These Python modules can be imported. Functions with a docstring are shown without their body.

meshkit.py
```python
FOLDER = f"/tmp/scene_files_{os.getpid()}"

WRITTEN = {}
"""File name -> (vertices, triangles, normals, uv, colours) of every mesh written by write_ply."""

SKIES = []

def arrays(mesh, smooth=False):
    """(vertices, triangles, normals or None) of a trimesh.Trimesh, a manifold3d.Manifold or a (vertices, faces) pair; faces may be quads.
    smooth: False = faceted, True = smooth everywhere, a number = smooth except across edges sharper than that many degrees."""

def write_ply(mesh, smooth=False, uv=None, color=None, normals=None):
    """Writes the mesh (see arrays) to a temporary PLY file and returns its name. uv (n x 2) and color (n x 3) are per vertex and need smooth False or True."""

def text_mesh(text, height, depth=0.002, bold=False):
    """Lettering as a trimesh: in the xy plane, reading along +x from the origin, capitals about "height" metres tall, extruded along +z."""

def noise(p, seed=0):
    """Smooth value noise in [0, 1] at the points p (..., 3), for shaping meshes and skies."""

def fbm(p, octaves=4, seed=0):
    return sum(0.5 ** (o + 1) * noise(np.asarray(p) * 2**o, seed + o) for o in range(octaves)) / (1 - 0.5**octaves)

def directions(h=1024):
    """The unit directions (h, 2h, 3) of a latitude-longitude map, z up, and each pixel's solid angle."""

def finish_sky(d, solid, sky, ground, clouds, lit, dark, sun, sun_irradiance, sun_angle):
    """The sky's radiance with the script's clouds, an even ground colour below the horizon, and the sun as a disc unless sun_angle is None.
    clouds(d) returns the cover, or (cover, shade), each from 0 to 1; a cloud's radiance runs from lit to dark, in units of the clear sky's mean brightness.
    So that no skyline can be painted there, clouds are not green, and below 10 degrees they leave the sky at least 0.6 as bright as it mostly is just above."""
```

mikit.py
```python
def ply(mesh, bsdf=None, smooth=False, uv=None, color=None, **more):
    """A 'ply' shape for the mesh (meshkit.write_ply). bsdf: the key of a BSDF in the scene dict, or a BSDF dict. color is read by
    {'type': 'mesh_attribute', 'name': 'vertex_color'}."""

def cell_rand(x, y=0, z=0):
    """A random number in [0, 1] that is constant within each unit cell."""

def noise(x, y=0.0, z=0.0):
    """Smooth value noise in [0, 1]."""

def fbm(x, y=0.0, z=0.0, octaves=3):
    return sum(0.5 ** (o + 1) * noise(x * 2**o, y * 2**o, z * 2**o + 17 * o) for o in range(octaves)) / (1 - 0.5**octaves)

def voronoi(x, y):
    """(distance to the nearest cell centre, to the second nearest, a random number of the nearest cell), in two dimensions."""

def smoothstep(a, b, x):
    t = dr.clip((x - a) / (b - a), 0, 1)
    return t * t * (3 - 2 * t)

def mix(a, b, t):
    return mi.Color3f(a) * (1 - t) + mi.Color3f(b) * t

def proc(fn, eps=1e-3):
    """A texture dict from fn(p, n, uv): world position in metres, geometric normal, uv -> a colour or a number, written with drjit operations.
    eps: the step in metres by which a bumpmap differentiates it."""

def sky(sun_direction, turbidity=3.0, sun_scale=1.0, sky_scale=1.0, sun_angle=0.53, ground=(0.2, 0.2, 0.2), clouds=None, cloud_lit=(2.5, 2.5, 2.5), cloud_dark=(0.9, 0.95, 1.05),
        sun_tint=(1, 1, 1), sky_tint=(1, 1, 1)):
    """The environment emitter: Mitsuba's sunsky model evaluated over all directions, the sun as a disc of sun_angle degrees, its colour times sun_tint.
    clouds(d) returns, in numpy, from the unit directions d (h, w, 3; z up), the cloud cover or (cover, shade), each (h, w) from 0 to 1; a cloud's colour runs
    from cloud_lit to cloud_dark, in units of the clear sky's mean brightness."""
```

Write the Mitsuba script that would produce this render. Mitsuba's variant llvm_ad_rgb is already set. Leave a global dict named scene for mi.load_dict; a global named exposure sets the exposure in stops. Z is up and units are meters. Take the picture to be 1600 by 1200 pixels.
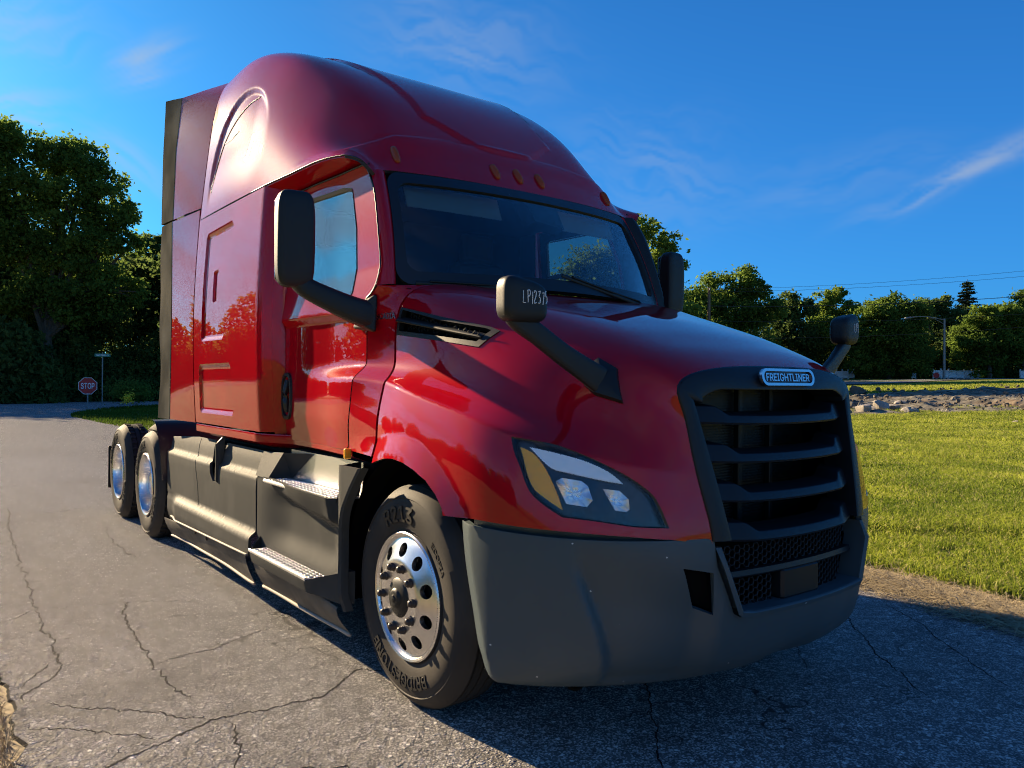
import math, numpy as np, trimesh, shapely, manifold3d as m3
from scipy.spatial import Delaunay, cKDTree
from shapely.geometry import Polygon, LineString
import drjit as dr, mitsuba as mi, mikit, meshkit
from mikit import proc, noise, fbm, voronoi, smoothstep, mix, cell_rand
T = mi.ScalarTransform4f
scene, labels = {}, {}
V = lambda *a: np.array(a, float)

# ------------------------------------------------------------------ camera, sky, exposure
CAM, YAW, PITCH, ROLL, FPX = V(3.114, -2.925, 1.488), 2.489, 0.0, 0.0074, 1202.0
_f = V(math.cos(PITCH) * math.cos(YAW), math.cos(PITCH) * math.sin(YAW), math.sin(PITCH))
_r = np.cross(_f, [0, 0, 1]); _r /= np.linalg.norm(_r)
_u = np.cross(_r, _f)
_up = -_r * math.sin(ROLL) + _u * math.cos(ROLL)
scene['camera'] = dict(type='perspective', fov=math.degrees(2 * math.atan(800 / FPX)), fov_axis='x', near_clip=0.05, far_clip=3000.0,
                       to_world=T().look_at(origin=CAM.tolist(), target=(CAM + _f).tolist(), up=_up.tolist()))
SUN = V(-1.0, -0.25, 0.41)


def streak(d, c, along, half_len, half_w, seed):
    """Cirrus wisp: cover along a great-circle streak centred on direction c."""
    c = c / np.linalg.norm(c); a = along - c * (along @ c); a /= np.linalg.norm(a); b = np.cross(c, a)
    x, y, z = d @ a, d @ b, d @ c
    on = (z > 0) & (np.abs(x) < 3 * half_len) & (np.abs(y) < 4 * half_w); out = np.zeros(z.shape)
    x, y, z = x[on], y[on], z[on]
    wob = (meshkit.fbm(np.stack([x * 14, y * 14, z * 3], -1), 4, seed) - .5)
    yy = y + wob * half_w * 1.4
    fine = meshkit.fbm(np.stack([x * 18, yy * 120, z * 5], -1), 4, seed + 9)
    out[on] = np.exp(-(x / half_len) ** 2 - (yy / half_w) ** 2) * np.clip(fine * 2.2 - .55, 0, 1)
    return out


def pix_dir(u, v):
    return _f + _r * ((u - 800) / FPX) + _u * ((600 - v) / FPX)


def clouds(d):
    c = np.zeros(d.shape[:2])
    for (u0, v0, u1, v1, w, k, s) in [(1400, 312, 1620, 205, .012, .55, 1), (1450, 285, 1600, 226, .008, .5, 2), (175, 122, 262, 84, .016, .55, 3),
                                      (180, 128, 262, 108, .014, .45, 4), (610, 40, 830, 112, .05, .22, 5), (120, 215, 250, 292, .02, .28, 6),
                                      (-60, 210, 90, 175, .035, .5, 7), (900, 235, 1120, 290, .06, .16, 8), (560, 10, 760, 30, .03, .15, 11),
                                      (1100, 300, 1500, 250, .03, .10, 12), (-120, 60, 120, 20, .04, .3, 13), (-400, 330, -60, 200, .06, .4, 14)]:
        p, q = pix_dir(u0, v0), pix_dir(u1, v1)
        p, q = p / np.linalg.norm(p), q / np.linalg.norm(q)
        c = np.maximum(c, k * streak(d, p + q, q - p, np.linalg.norm(q - p) * .62, w, s))
    # thin high cirrus over the rest of the sky (seen mirrored in the paint)
    side = -(d @ _r)
    away = np.clip((side - .60) * 4, 0, 1) * np.clip(d[..., 2] * 12, 0, 1) + np.clip((-(d @ _f) - .1) * 1.5, 0, 1) * .6
    w = meshkit.fbm(np.stack([d[..., 0] * 4.5 / (d[..., 2] + .3), d[..., 1] * 2.2 / (d[..., 2] + .3), d[..., 2] * 3], -1), 5, 33)
    return np.maximum(c, np.clip(away, 0, 1) * np.clip((w - .40) * 2.2, 0, .50))


scene['sky'] = mikit.sky(SUN, turbidity=3.0, sun_scale=1.0, sky_scale=.46, sun_tint=(.92, .94, .98), sky_tint=(.12, .53, 1.08), clouds=clouds,
                         cloud_lit=(1.9, 2.1, 2.3), ground=(.12, .12, .10))
exposure = 3.6

# ------------------------------------------------------------------ materials
def rgb(*c): return {'type': 'rgb', 'value': list(c)}
def mat(name, d): scene[name] = d; return name
def two(d, e=None): return {'type': 'twosided', 'a': d} if e is None else {'type': 'twosided', 'a': d, 'b': e}
def prin(c, rough=.5, **k): return dict(type='principled', base_color=c if isinstance(c, dict) else rgb(*c), roughness=rough if isinstance(rough, dict) else float(rough), **k)


def dusty(base, dust, k0, k1, top):
    """Plastic or rubber colour with blotchy dust, more of it low on the truck."""
    def fn(p, n, uv):
        f = fbm(p.x * 5, p.y * 5, p.z * 3, 4)
        low = dr.clip((top - p.z) / top, 0, 1)
        return mix(base, dust, dr.clip(smoothstep(.35, .8, f) * k0 + low * low * k1, 0, 1))
    return proc(fn)


PAINT = (.62, .003, .023)
def paint_col(p, n, uv):
    f = fbm(p.x * 3, p.y * 3, p.z * 3, 3)
    dust = smoothstep(1.75, 1.05, p.z) * smoothstep(.35, .75, fbm(p.x * 9, p.y * 9, p.z * 2.2, 4))
    return mix(mi.Color3f(*PAINT) * (.9 + .2 * f), (.30, .16, .10), .10 * dust)


clear = lambda tex: dict(type='plastic', int_ior=1.50, diffuse_reflectance=tex, nonlinear=True)
coat = lambda a, tex, dist='beckmann': dict(type='roughplastic', distribution=dist, alpha=a, int_ior=1.50, diffuse_reflectance=tex, nonlinear=True)
mat('m_paint', two({'type': 'blendbsdf', 'weight': .024, 'a': clear(proc(paint_col)), 'b': coat(.13, proc(paint_col), 'ggx')}, prin((.02, .018, .018), .7)))
mat('m_paint2', two({'type': 'blendbsdf', 'weight': .024, 'a': clear(proc(paint_col)), 'b': coat(.13, proc(paint_col), 'ggx')}))
mat('m_dark_red', two(prin((.10, .006, .010), .35, specular=.5)))
mat('m_skirt', two(prin(dusty((.030, .033, .033), (.095, .092, .084), .26, .22, 1.1), .64, specular=.16)))


def bumper_col(p, n, uv):
    f = fbm(p.x * 5, p.y * 5, p.z * 3, 4); low = dr.clip((.9 - p.z) / .9, 0, 1)
    c = mix((.042, .062, .071), (.10, .115, .115), dr.clip(smoothstep(.35, .8, f) * .12 + low * low * .15, 0, 1))
    d1, _, r = voronoi(p.y * 16 + p.x * 5, p.z * 16)
    c = mix(c, (.5, .5, .48), smoothstep(.065, .03, d1) * smoothstep(.955, .97, r))
    return c
mat('m_bumper', two(prin(proc(bumper_col), .46, specular=.42)))
mat('m_black', two(prin((.010, .0115, .012), .46, specular=.35)))
mat('m_mirror_shell', two(prin(dusty((.007, .008, .0085), (.018, .020, .019), .25, .0, 1.0), .50, specular=.38)))
mat('m_grille', two(prin((.008, .010, .013), .42, specular=.30)))
mat('m_trim', two(prin((.16, .16, .16), .4, specular=.5)))
mat('m_void', two(prin((.004, .004, .004), .9, specular=.1)))
mat('m_gasket', two(prin((.010, .011, .012), .35, specular=.5)))
mat('m_interior', two(prin((.012, .012, .013), .75, specular=.3)))
mat('m_interior_light', two(prin((.035, .040, .044), .7, specular=.3)))
mat('m_tire', two(prin(dusty((.020, .019, .0185), (.10, .082, .062), .25, .22, 1.0), .72, specular=.3)))
mat('m_tread', two(prin(dusty((.016, .016, .016), (.05, .045, .04), .25, .3, 1.0), .8, specular=.25)))
mat('m_letter', two(prin((.012, .0115, .011), .55, specular=.4)))
mat('m_alu', two(dict(type='roughconductor', material='Al', distribution='ggx', alpha=.11)))
mat('m_alu_rim', two(dict(type='roughconductor', material='Al', distribution='ggx', alpha=.07, specular_reflectance=proc(lambda p, n, uv: .70 + .26 * fbm(p.x * 14, p.y * 14, p.z * 14, 3)))))
mat('m_alu_tread', two(dict(type='roughconductor', material='Al', distribution='ggx', alpha=.30, specular_reflectance=proc(lambda p, n, uv: .6 + .35 * fbm(p.x * 40, p.y * 40, p.z * 40, 2)))))
mat('m_chrome', two(dict(type='roughconductor', material='Cr', distribution='ggx', alpha=.05)))
mat('m_reflector', two(dict(type='roughconductor', material='Al', distribution='ggx', alpha=.06)))
mat('m_nut', two(prin((.035, .025, .020), .45, specular=.5)))
mat('m_rubber_edge', two(dict(type='diffuse', reflectance=proc(lambda p, n, uv: mix((.07, .068, .058), (.17, .16, .13), smoothstep(.35, .75, fbm(p.x * 3, p.y * 6, p.z * 1.6, 4)))))))
mat('m_flap', two(prin(dusty((.05, .048, .045), (.17, .15, .12), .5, .3, .5), .6, specular=.3)))
mat('m_flap_edge', two(prin((.34, .29, .23), .7)))
mat('m_amber', two(prin((1.0, .42, .03), .25, specular=.4)))
mat('m_marker', two(prin((.34, .055, .010), .3, specular=.3)))
mat('m_pipe', two(prin((.80, .86, .90), .22, specular=.6)))
mat('m_bezel', two(prin((.014, .018, .022), .22, specular=.6)))
mat('m_visor', two(prin((.16, .18, .19), .7, specular=.3)))
mat('m_glass', dict(type='thindielectric', int_ior=1.5, specular_transmittance=rgb(.60, .72, .68)))
mat('m_side_glass', dict(type='thindielectric', int_ior=1.85, specular_transmittance=rgb(.30, .36, .34)))
mat('m_lens', dict(type='thindielectric', int_ior=1.28, specular_transmittance=rgb(.93, .95, .96)))
mat('m_white', two(prin((.72, .72, .70), .6)))
mat('m_badge_blue', two(prin((.008, .012, .022), .3, specular=.5)))


# ------------------------------------------------------------------ mesh helpers
def tm(v, f):
    f = np.asarray(f)
    if f.shape[1] == 4: f = np.vstack([f[:, [0, 1, 2]], f[:, [0, 2, 3]]])
    return trimesh.Trimesh(np.asarray(v, float), f, process=False)


def cat(*m):
    m = [x for x in m if x is not None]
    return trimesh.util.concatenate(m) if len(m) > 1 else m[0]


def mir(m):
    m = m.copy(); m.vertices[:, 1] *= -1; m.faces = m.faces[:, ::-1]
    return m


def both(m): return cat(m, mir(m))


def add(key, mesh, material, smooth=35, parent=None, **more):
    """One entry of the scene; alike names under one parent get numbers."""
    key = f'{parent}__{key}' if parent else key
    k, n = key, 0
    while k in scene: n += 1; k = f'{key}_{n:03d}'
    scene[k] = mikit.ply(mesh, material, smooth, **more)
    return k


def box(x0, x1, y0, y1, z0, z1, b=.0):
    """Box with chamfered edges of size b."""
    if b <= 0:
        m = trimesh.creation.box((x1 - x0, y1 - y0, z1 - z0)); m.apply_translation(((x0 + x1) / 2, (y0 + y1) / 2, (z0 + z1) / 2)); return m
    p = []
    for i in (0, 1):
        for j in (0, 1):
            for k in (0, 1):
                q = V((x0, x1)[i], (y0, y1)[j], (z0, z1)[k]); s = V(1 - 2 * i, 1 - 2 * j, 1 - 2 * k) * b
                p += [q + s * [0, 1, 1], q + s * [1, 0, 1], q + s * [1, 1, 0]]
    return trimesh.convex.convex_hull(np.array(p))


def hull(*pts): return trimesh.convex.convex_hull(np.vstack(pts))


def spts(c, r, n=2):
    s = trimesh.creation.icosphere(subdivisions=n); return s.vertices * r + np.asarray(c, float)


def catmull(P, n=8):
    P = np.asarray(P, float); Q = np.vstack([2 * P[0] - P[1], P, 2 * P[-1] - P[-2]]); out = []
    for i in range(len(P) - 1):
        a, b, c, d = Q[i:i + 4]
        for t in np.arange(n) / n: out.append(.5 * (2 * b + (c - a) * t + (2 * a - 5 * b + 4 * c - d) * t * t + (3 * b - a - 3 * c + d) * t ** 3))
    return np.array(out + [P[-1]])


def tube(P, r, n=8, caps=True, up=(0, 0, 1), sq=1.0):
    """Tube along points P; r a number, a tuple of two half axes, or a list of one radius (or two half axes) per point."""
    P = np.asarray(P, float); m = len(P)
    R = np.broadcast_to(np.asarray(r, float), (m, 2)) if np.ndim(r) == 0 or isinstance(r, tuple) or np.ndim(r) == 2 else np.repeat(np.asarray(r, float)[:, None], 2, 1)
    t = np.gradient(P, axis=0); t /= np.linalg.norm(t, axis=1, keepdims=True)
    up = np.asarray(up, float)
    a = np.cross(t, up); bad = np.linalg.norm(a, axis=1) < .05; a[bad] = np.cross(t[bad], [1, .1, 0]); a /= np.linalg.norm(a, axis=1, keepdims=True)
    b = np.cross(a, t); th = np.arange(n) * 2 * np.pi / n
    ca, sa = np.sign(np.cos(th)) * np.abs(np.cos(th)) ** sq, np.sign(np.sin(th)) * np.abs(np.sin(th)) ** sq   # sq < 1: a squarer section
    v = (P[:, None] + a[:, None] * (ca[None, :, None] * R[:, :1, None]) + b[:, None] * (sa[None, :, None] * R[:, 1:, None])).reshape(-1, 3)
    i, j = np.meshgrid(np.arange(m - 1), np.arange(n), indexing='ij'); j2 = (j + 1) % n
    f = np.stack([i * n + j, i * n + j2, (i + 1) * n + j2, (i + 1) * n + j], -1).reshape(-1, 4)
    f = np.vstack([f[:, [0, 1, 2]], f[:, [0, 2, 3]]])
    if caps:
        k = np.arange(1, n - 1)
        f = np.vstack([f, np.stack([0 * k, k + 1, k], 1), np.stack([0 * k, k, k + 1], 1) + (m - 1) * n])
    return tm(v, f)


def lathe(prof, n=64, axis='y', c=(0, 0, 0)):
    """Revolve (radius, height) points about an axis; height along -y for axis 'y' (outwards on the passenger side)."""
    p = np.asarray(prof, float); th = np.arange(n) * 2 * np.pi / n; m = len(p)
    r, h = np.meshgrid(p[:, 0], np.arange(n), indexing='ij')[0], np.repeat(p[:, 1:2], n, 1)
    if axis == 'y': v = np.stack([r * np.cos(th), -h, r * np.sin(th)], -1)
    elif axis == 'x': v = np.stack([h, r * np.cos(th), r * np.sin(th)], -1)
    else: v = np.stack([r * np.cos(th), r * np.sin(th), h], -1)
    i, j = np.meshgrid(np.arange(m - 1), np.arange(n), indexing='ij'); j2 = (j + 1) % n
    f = np.stack([i * n + j, i * n + j2, (i + 1) * n + j2, (i + 1) * n + j], -1).reshape(-1, 4)
    return tm(v.reshape(-1, 3) + np.asarray(c, float), f)


def prism(poly, h, bevel=0.0):
    """Polygon (2-D points) extruded along +z by h, its top edge bevelled."""
    p = poly if isinstance(poly, Polygon) else Polygon(poly)
    m = trimesh.creation.extrude_polygon(p, h, engine='earcut')
    return m


def orient(m, x, y, o):
    """Place a mesh made in the xy plane so that its x and y run along the given directions."""
    x, y = np.asarray(x, float), np.asarray(y, float); x /= np.linalg.norm(x); y = y - x * (x @ y); y /= np.linalg.norm(y)
    M = np.eye(4); M[:3, 0], M[:3, 1], M[:3, 2], M[:3, 3] = x, y, np.cross(x, y), o
    m = m.copy(); m.apply_transform(M); return m


def rounded(poly, r, n=6):
    """Polygon with its corners rounded, as points."""
    p = Polygon(poly).buffer(-r, join_style=2).buffer(r, quad_segs=n)
    p = p.buffer(r, join_style=2).buffer(-r, quad_segs=n) if False else p
    return np.array(p.exterior.coords)[:-1]


# spline surfaces: a grid of control points, smooth through them, with creases where asked
def weights(s, m, creases=()):
    W = np.zeros((len(s), m)); cuts = [0, *creases, m - 1]
    for a, b in zip(cuts[:-1], cuts[1:]):
        on = np.where((s >= a - 1e-9) & (s <= b + 1e-9))[0]; n = b - a + 1
        if n == 1: continue
        u = np.clip(s[on] - a, 0, n - 1); i = np.minimum(u.astype(int), n - 2); f = u - i
        bs = [(1 - f) ** 3 / 6, (3 * f ** 3 - 6 * f ** 2 + 4) / 6, (-3 * f ** 3 + 3 * f ** 2 + 3 * f + 1) / 6, f ** 3 / 6]
        w = np.zeros((len(on), n + 2))
        for k in range(4): w[np.arange(len(on)), i + k] += bs[k]
        w[:, 1] += 2 * w[:, 0]; w[:, 2 if n > 1 else 1] -= w[:, 0]
        w[:, n] += 2 * w[:, n + 1]; w[:, n - 1] -= w[:, n + 1]
        W[on] = 0; W[on, a:b + 1] = w[:, 1:n + 1]
    return W


class Surf:
    def __init__(self, P, cs=(), ct=(), fit=3, post=None):
        self.P = np.asarray(P, float); self.m, self.n = self.P.shape[:2]; self.cs, self.ct, self.post = cs, ct, post
        A, B = weights(np.arange(self.m, dtype=float), self.m, cs), weights(np.arange(self.n, dtype=float), self.n, ct)
        C = self.P.copy()
        for _ in range(fit): C += self.P - np.einsum('ai,bj,ijk->abk', A, B, C)
        self.C = C
    def __call__(self, s, t):
        s, t = np.clip(np.asarray(s, float), 0, self.m - 1), np.clip(np.asarray(t, float), 0, self.n - 1)
        p = np.einsum('ni,nj,ijk->nk', weights(s, self.m, self.cs), weights(t, self.n, self.ct), self.C)
        return self.post(p) if self.post else p
    def inv(self, pts, k=160, metric=(1, 1, 1)):
        """(s, t) of the surface points nearest to the given points."""
        if not hasattr(self, 'tree'):
            s, t = np.meshgrid(np.linspace(0, self.m - 1, k), np.linspace(0, self.n - 1, k), indexing='ij'); self.st = np.stack([s.ravel(), t.ravel()], 1)
        pts = np.asarray(pts, float); w = np.asarray(metric, float); st = self.st; P = self(st[:, 0], st[:, 1]) * w
        out = st[cKDTree(P).query(pts * w)[1]]; h = max(self.m, self.n) / k
        for _ in range(4):
            g = np.linspace(-1, 1, 7) * h; cand = (out[:, None, None] + np.stack(np.meshgrid(g, g, indexing='ij'), -1)[None]).reshape(len(pts), -1, 2)
            d = ((self(cand[..., 0].ravel(), cand[..., 1].ravel()).reshape(*cand.shape[:2], 3) - pts[:, None]) * w)
            out = cand[np.arange(len(pts)), (d ** 2).sum(-1).argmin(1)]; h /= 3
        return out


class Field(Surf):
    """y = fn(x, z) as a surface over (s, t) = (x, z)."""
    def __init__(self, fn): self.fn = fn
    def __call__(self, s, t):
        s, t = np.asarray(s, float), np.asarray(t, float); return np.stack([s, self.fn(s, t), t], 1)


def dens(ring, S, step, closed=True):
    ring = np.asarray(ring, float); out = []
    nxt = np.roll(ring, -1, 0) if closed else ring[1:]
    for a, b in zip(ring, nxt):
        L = np.linalg.norm(S(*a[:, None]) - S(*b[:, None])); k = max(1, int(math.ceil(L / step)))
        out += [a + (b - a) * i / k for i in range(k)]
    if not closed: out.append(ring[-1])
    return np.array(out)


def normals(S, st, e=2e-3):
    a, b = st[:, 0], st[:, 1]
    n = np.cross(S(a + e, b) - S(a - e, b), S(a, b + e) - S(a, b - e))
    return n / np.maximum(np.linalg.norm(n, axis=1, keepdims=True), 1e-12)


def panel(S, poly, holes=(), step=.03, hem=.012, out=(0, -1, 0), offset=0.0, hem_holes=None, rim=.0025):
    """Surface S trimmed to the polygon (s, t) less the holes; its edges turn inwards by hem. offset > 0 lies inside the surface."""
    rings = [dens(poly, S, step * .8)] + [dens(h, S, step * .8) for h in holes]
    pg = Polygon(rings[0], rings[1:]).buffer(0)
    if pg.geom_type == 'MultiPolygon': pg = max(pg.geoms, key=lambda g: g.area)
    b = np.vstack(rings); lo, hi = b.min(0), b.max(0)
    mid = np.linspace(0, 1, 9); gs, gt = np.meshgrid(lo[0] + (hi[0] - lo[0]) * mid, lo[1] + (hi[1] - lo[1]) * mid, indexing='ij')
    q = S(gs.ravel(), gt.ravel()).reshape(9, 9, 3)
    Ls = np.linalg.norm(np.diff(q, axis=0), axis=-1).sum(0).mean(); Lt = np.linalg.norm(np.diff(q, axis=1), axis=-1).sum(1).mean()
    ks, kt = Ls / max(hi[0] - lo[0], 1e-9), Lt / max(hi[1] - lo[1], 1e-9)
    ns, nt = max(2, int(Ls / step)), max(2, int(Lt / step))
    g = np.stack(np.meshgrid(np.linspace(lo[0], hi[0], ns + 1), np.linspace(lo[1], hi[1], nt + 1), indexing='ij'), -1).reshape(-1, 2)
    sc = V(ks, kt)
    pm = shapely.affinity.scale(pg, ks, kt, origin=(0, 0))
    inner = pm.buffer(-step * .45)
    shapely.prepare(inner)
    g = g[shapely.contains_xy(inner, *(g * sc).T)]
    st = np.vstack([b, g]); tri = Delaunay(st * sc).simplices
    c = (st[tri] * sc).mean(1); shapely.prepare(pm); tri = tri[shapely.contains_xy(pm, *c.T)]
    p, n = S(st[:, 0], st[:, 1]), normals(S, st)
    sgn = np.sign(n @ np.asarray(out, float)) if np.ndim(out) == 1 else np.sign(np.einsum('ij,ij->i', n, np.asarray(p) - np.asarray(out[0], float)))
    n = n * np.where(sgn == 0, 1, sgn)[:, None]
    p = p - n * offset
    fn = np.cross(p[tri[:, 1]] - p[tri[:, 0]], p[tri[:, 2]] - p[tri[:, 0]])
    fl = np.einsum('ij,ij->i', fn, n[tri[:, 0]]) < 0; tri[fl] = tri[fl][:, ::-1]
    ms = [tm(p, tri)]
    if hem:
        at = 0
        for ri, r in enumerate(rings):
            k = len(r); i = np.arange(k); j = (i + 1) % k; P, N = p[at:at + k], n[at:at + k]; at += k
            h = hem if ri == 0 or hem_holes is None else hem_holes
            if not h: continue
            v = np.vstack([P, P - N * h]); f = np.vstack([np.stack([i, j, j + k], 1), np.stack([i, j + k, i + k], 1)])
            ms.append(tm(v, f))
    return cat(*ms)


def band(S, ring_a, ring_b, offs=(0, 0), out=(0, -1, 0), closed=True, step=.03):
    """Strip between two rings of (s, t) points of equal length, at the given depths below the surface."""
    a, b = np.asarray(ring_a, float), np.asarray(ring_b, float)
    na, nb = normals(S, a), normals(S, b)
    sg = lambda n: n * np.where(n @ np.asarray(out, float) < 0, -1, 1)[:, None]
    A, B = S(*a.T) - sg(na) * offs[0], S(*b.T) - sg(nb) * offs[1]
    k = len(a); i = np.arange(k if closed else k - 1); j = (i + 1) % k
    return tm(np.vstack([A, B]), np.vstack([np.stack([i, j, j + k], 1), np.stack([i, j + k, i + k], 1)]))


def inset(ring, d):
    """Ring moved inwards by d along its vertex normals (counter-clockwise or not)."""
    r = np.asarray(ring, float); t = np.roll(r, -1, 0) - np.roll(r, 1, 0); t /= np.maximum(np.linalg.norm(t, axis=1, keepdims=True), 1e-12)
    n = np.stack([-t[:, 1], t[:, 0]], 1)
    area = (r[:, 0] * np.roll(r[:, 1], -1) - r[:, 1] * np.roll(r[:, 0], -1)).sum()
    return r + n * d * np.sign(area)


def loft(rows, closed=False, caps=False):
    """Quads between rows of points (k rows of n points)."""
    R = np.asarray(rows, float); m, n = R.shape[:2]
    i, j = np.meshgrid(np.arange(m - 1), np.arange(n if closed else n - 1), indexing='ij'); j2 = (j + 1) % n
    f = np.stack([i * n + j, i * n + j2, (i + 1) * n + j2, (i + 1) * n + j], -1).reshape(-1, 4)
    f = np.vstack([f[:, [0, 1, 2]], f[:, [0, 2, 3]]])
    if caps:
        k = np.arange(1, n - 1); f = np.vstack([f, np.stack([0 * k, k + 1, k], 1), np.stack([0 * k, k, k + 1], 1) + (m - 1) * n])
    return tm(R.reshape(-1, 3), f)


def sstep(a, b, x):
    t = np.clip((np.asarray(x, float) - a) / (b - a), 0, 1); return t * t * (3 - 2 * t)


# ------------------------------------------------------------------ the truck: +x is its front, z up, origin under the front axle
TR = 'semi_truck'
labels[TR] = {'label': 'dark red semi truck tractor with tall sleeper and grey lower fairings on the road', 'category': 'truck'}


def part(key, mesh, material, smooth=35, parent=None, label=None, **more):
    k = add(key, mesh, material, smooth, parent or TR, **more)
    if label: labels[k] = {'label': label}
    return k


# ---- hood and fenders in one skin
HR = [
    [(-.12, 0, 1.985), (.10, 0, 1.940), (.30, 0, 1.886), (.50, 0, 1.832), (.65, 0, 1.784), (.80, 0, 1.734), (.92, 0, 1.688), (1.02, 0, 1.648), (1.10, 0, 1.610), (1.165, 0, 1.572)],
    [(-.17, -.50, 1.988), (.06, -.46, 1.938), (.27, -.43, 1.880), (.47, -.41, 1.824), (.63, -.395, 1.776), (.785, -.38, 1.725), (.905, -.37, 1.680), (1.01, -.365, 1.640), (1.092, -.36, 1.600), (1.158, -.355, 1.563)],
    [(-.30, -.93, 1.975), (-.08, -.875, 1.925), (.14, -.81, 1.866), (.36, -.745, 1.808), (.55, -.70, 1.754), (.72, -.668, 1.701), (.86, -.645, 1.648), (.98, -.627, 1.598), (1.07, -.612, 1.553), (1.14, -.60, 1.505)],
    [(-.37, -1.005, 1.73), (-.12, -.995, 1.69), (.13, -.975, 1.65), (.37, -.945, 1.61), (.57, -.905, 1.57), (.74, -.85, 1.53), (.88, -.785, 1.49), (.995, -.72, 1.45), (1.085, -.658, 1.415), (1.160, -.602, 1.385)],
    [(-.33, -1.035, 1.575), (-.10, -1.045, 1.540), (.14, -1.045, 1.500), (.40, -1.035, 1.455), (.60, -1.005, 1.412), (.775, -.945, 1.372), (.915, -.868, 1.335), (1.025, -.78, 1.303), (1.115, -.685, 1.278), (1.185, -.592, 1.262)],
    [(-.31, -1.10, 1.493), (-.10, -1.125, 1.463), (.12, -1.143, 1.425), (.40, -1.15, 1.375), (.62, -1.135, 1.325), (.80, -1.07, 1.277), (.945, -.972, 1.235), (1.06, -.86, 1.198), (1.145, -.725, 1.168), (1.210, -.582, 1.148)],
    [(-.30, -1.135, 1.36), (-.10, -1.165, 1.335), (.12, -1.183, 1.30), (.40, -1.188, 1.25), (.635, -1.168, 1.20), (.825, -1.095, 1.152), (.975, -.985, 1.115), (1.088, -.862, 1.086), (1.170, -.722, 1.062), (1.232, -.566, 1.046)],
    [(-.295, -1.15, 1.22), (-.10, -1.18, 1.20), (.12, -1.197, 1.16), (.40, -1.200, 1.11), (.645, -1.180, 1.07), (.842, -1.108, 1.035), (.995, -.995, 1.006), (1.108, -.868, .983), (1.190, -.722, .965), (1.252, -.552, .955)],
    [(-.28, -1.15, .96), (-.08, -1.185, .95), (.13, -1.203, .92), (.40, -1.205, .90), (.65, -1.185, .885), (.855, -1.115, .875), (1.01, -1.002, .868), (1.123, -.872, .862), (1.203, -.722, .858), (1.265, -.545, .855)]]
HR = np.array(HR)


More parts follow.
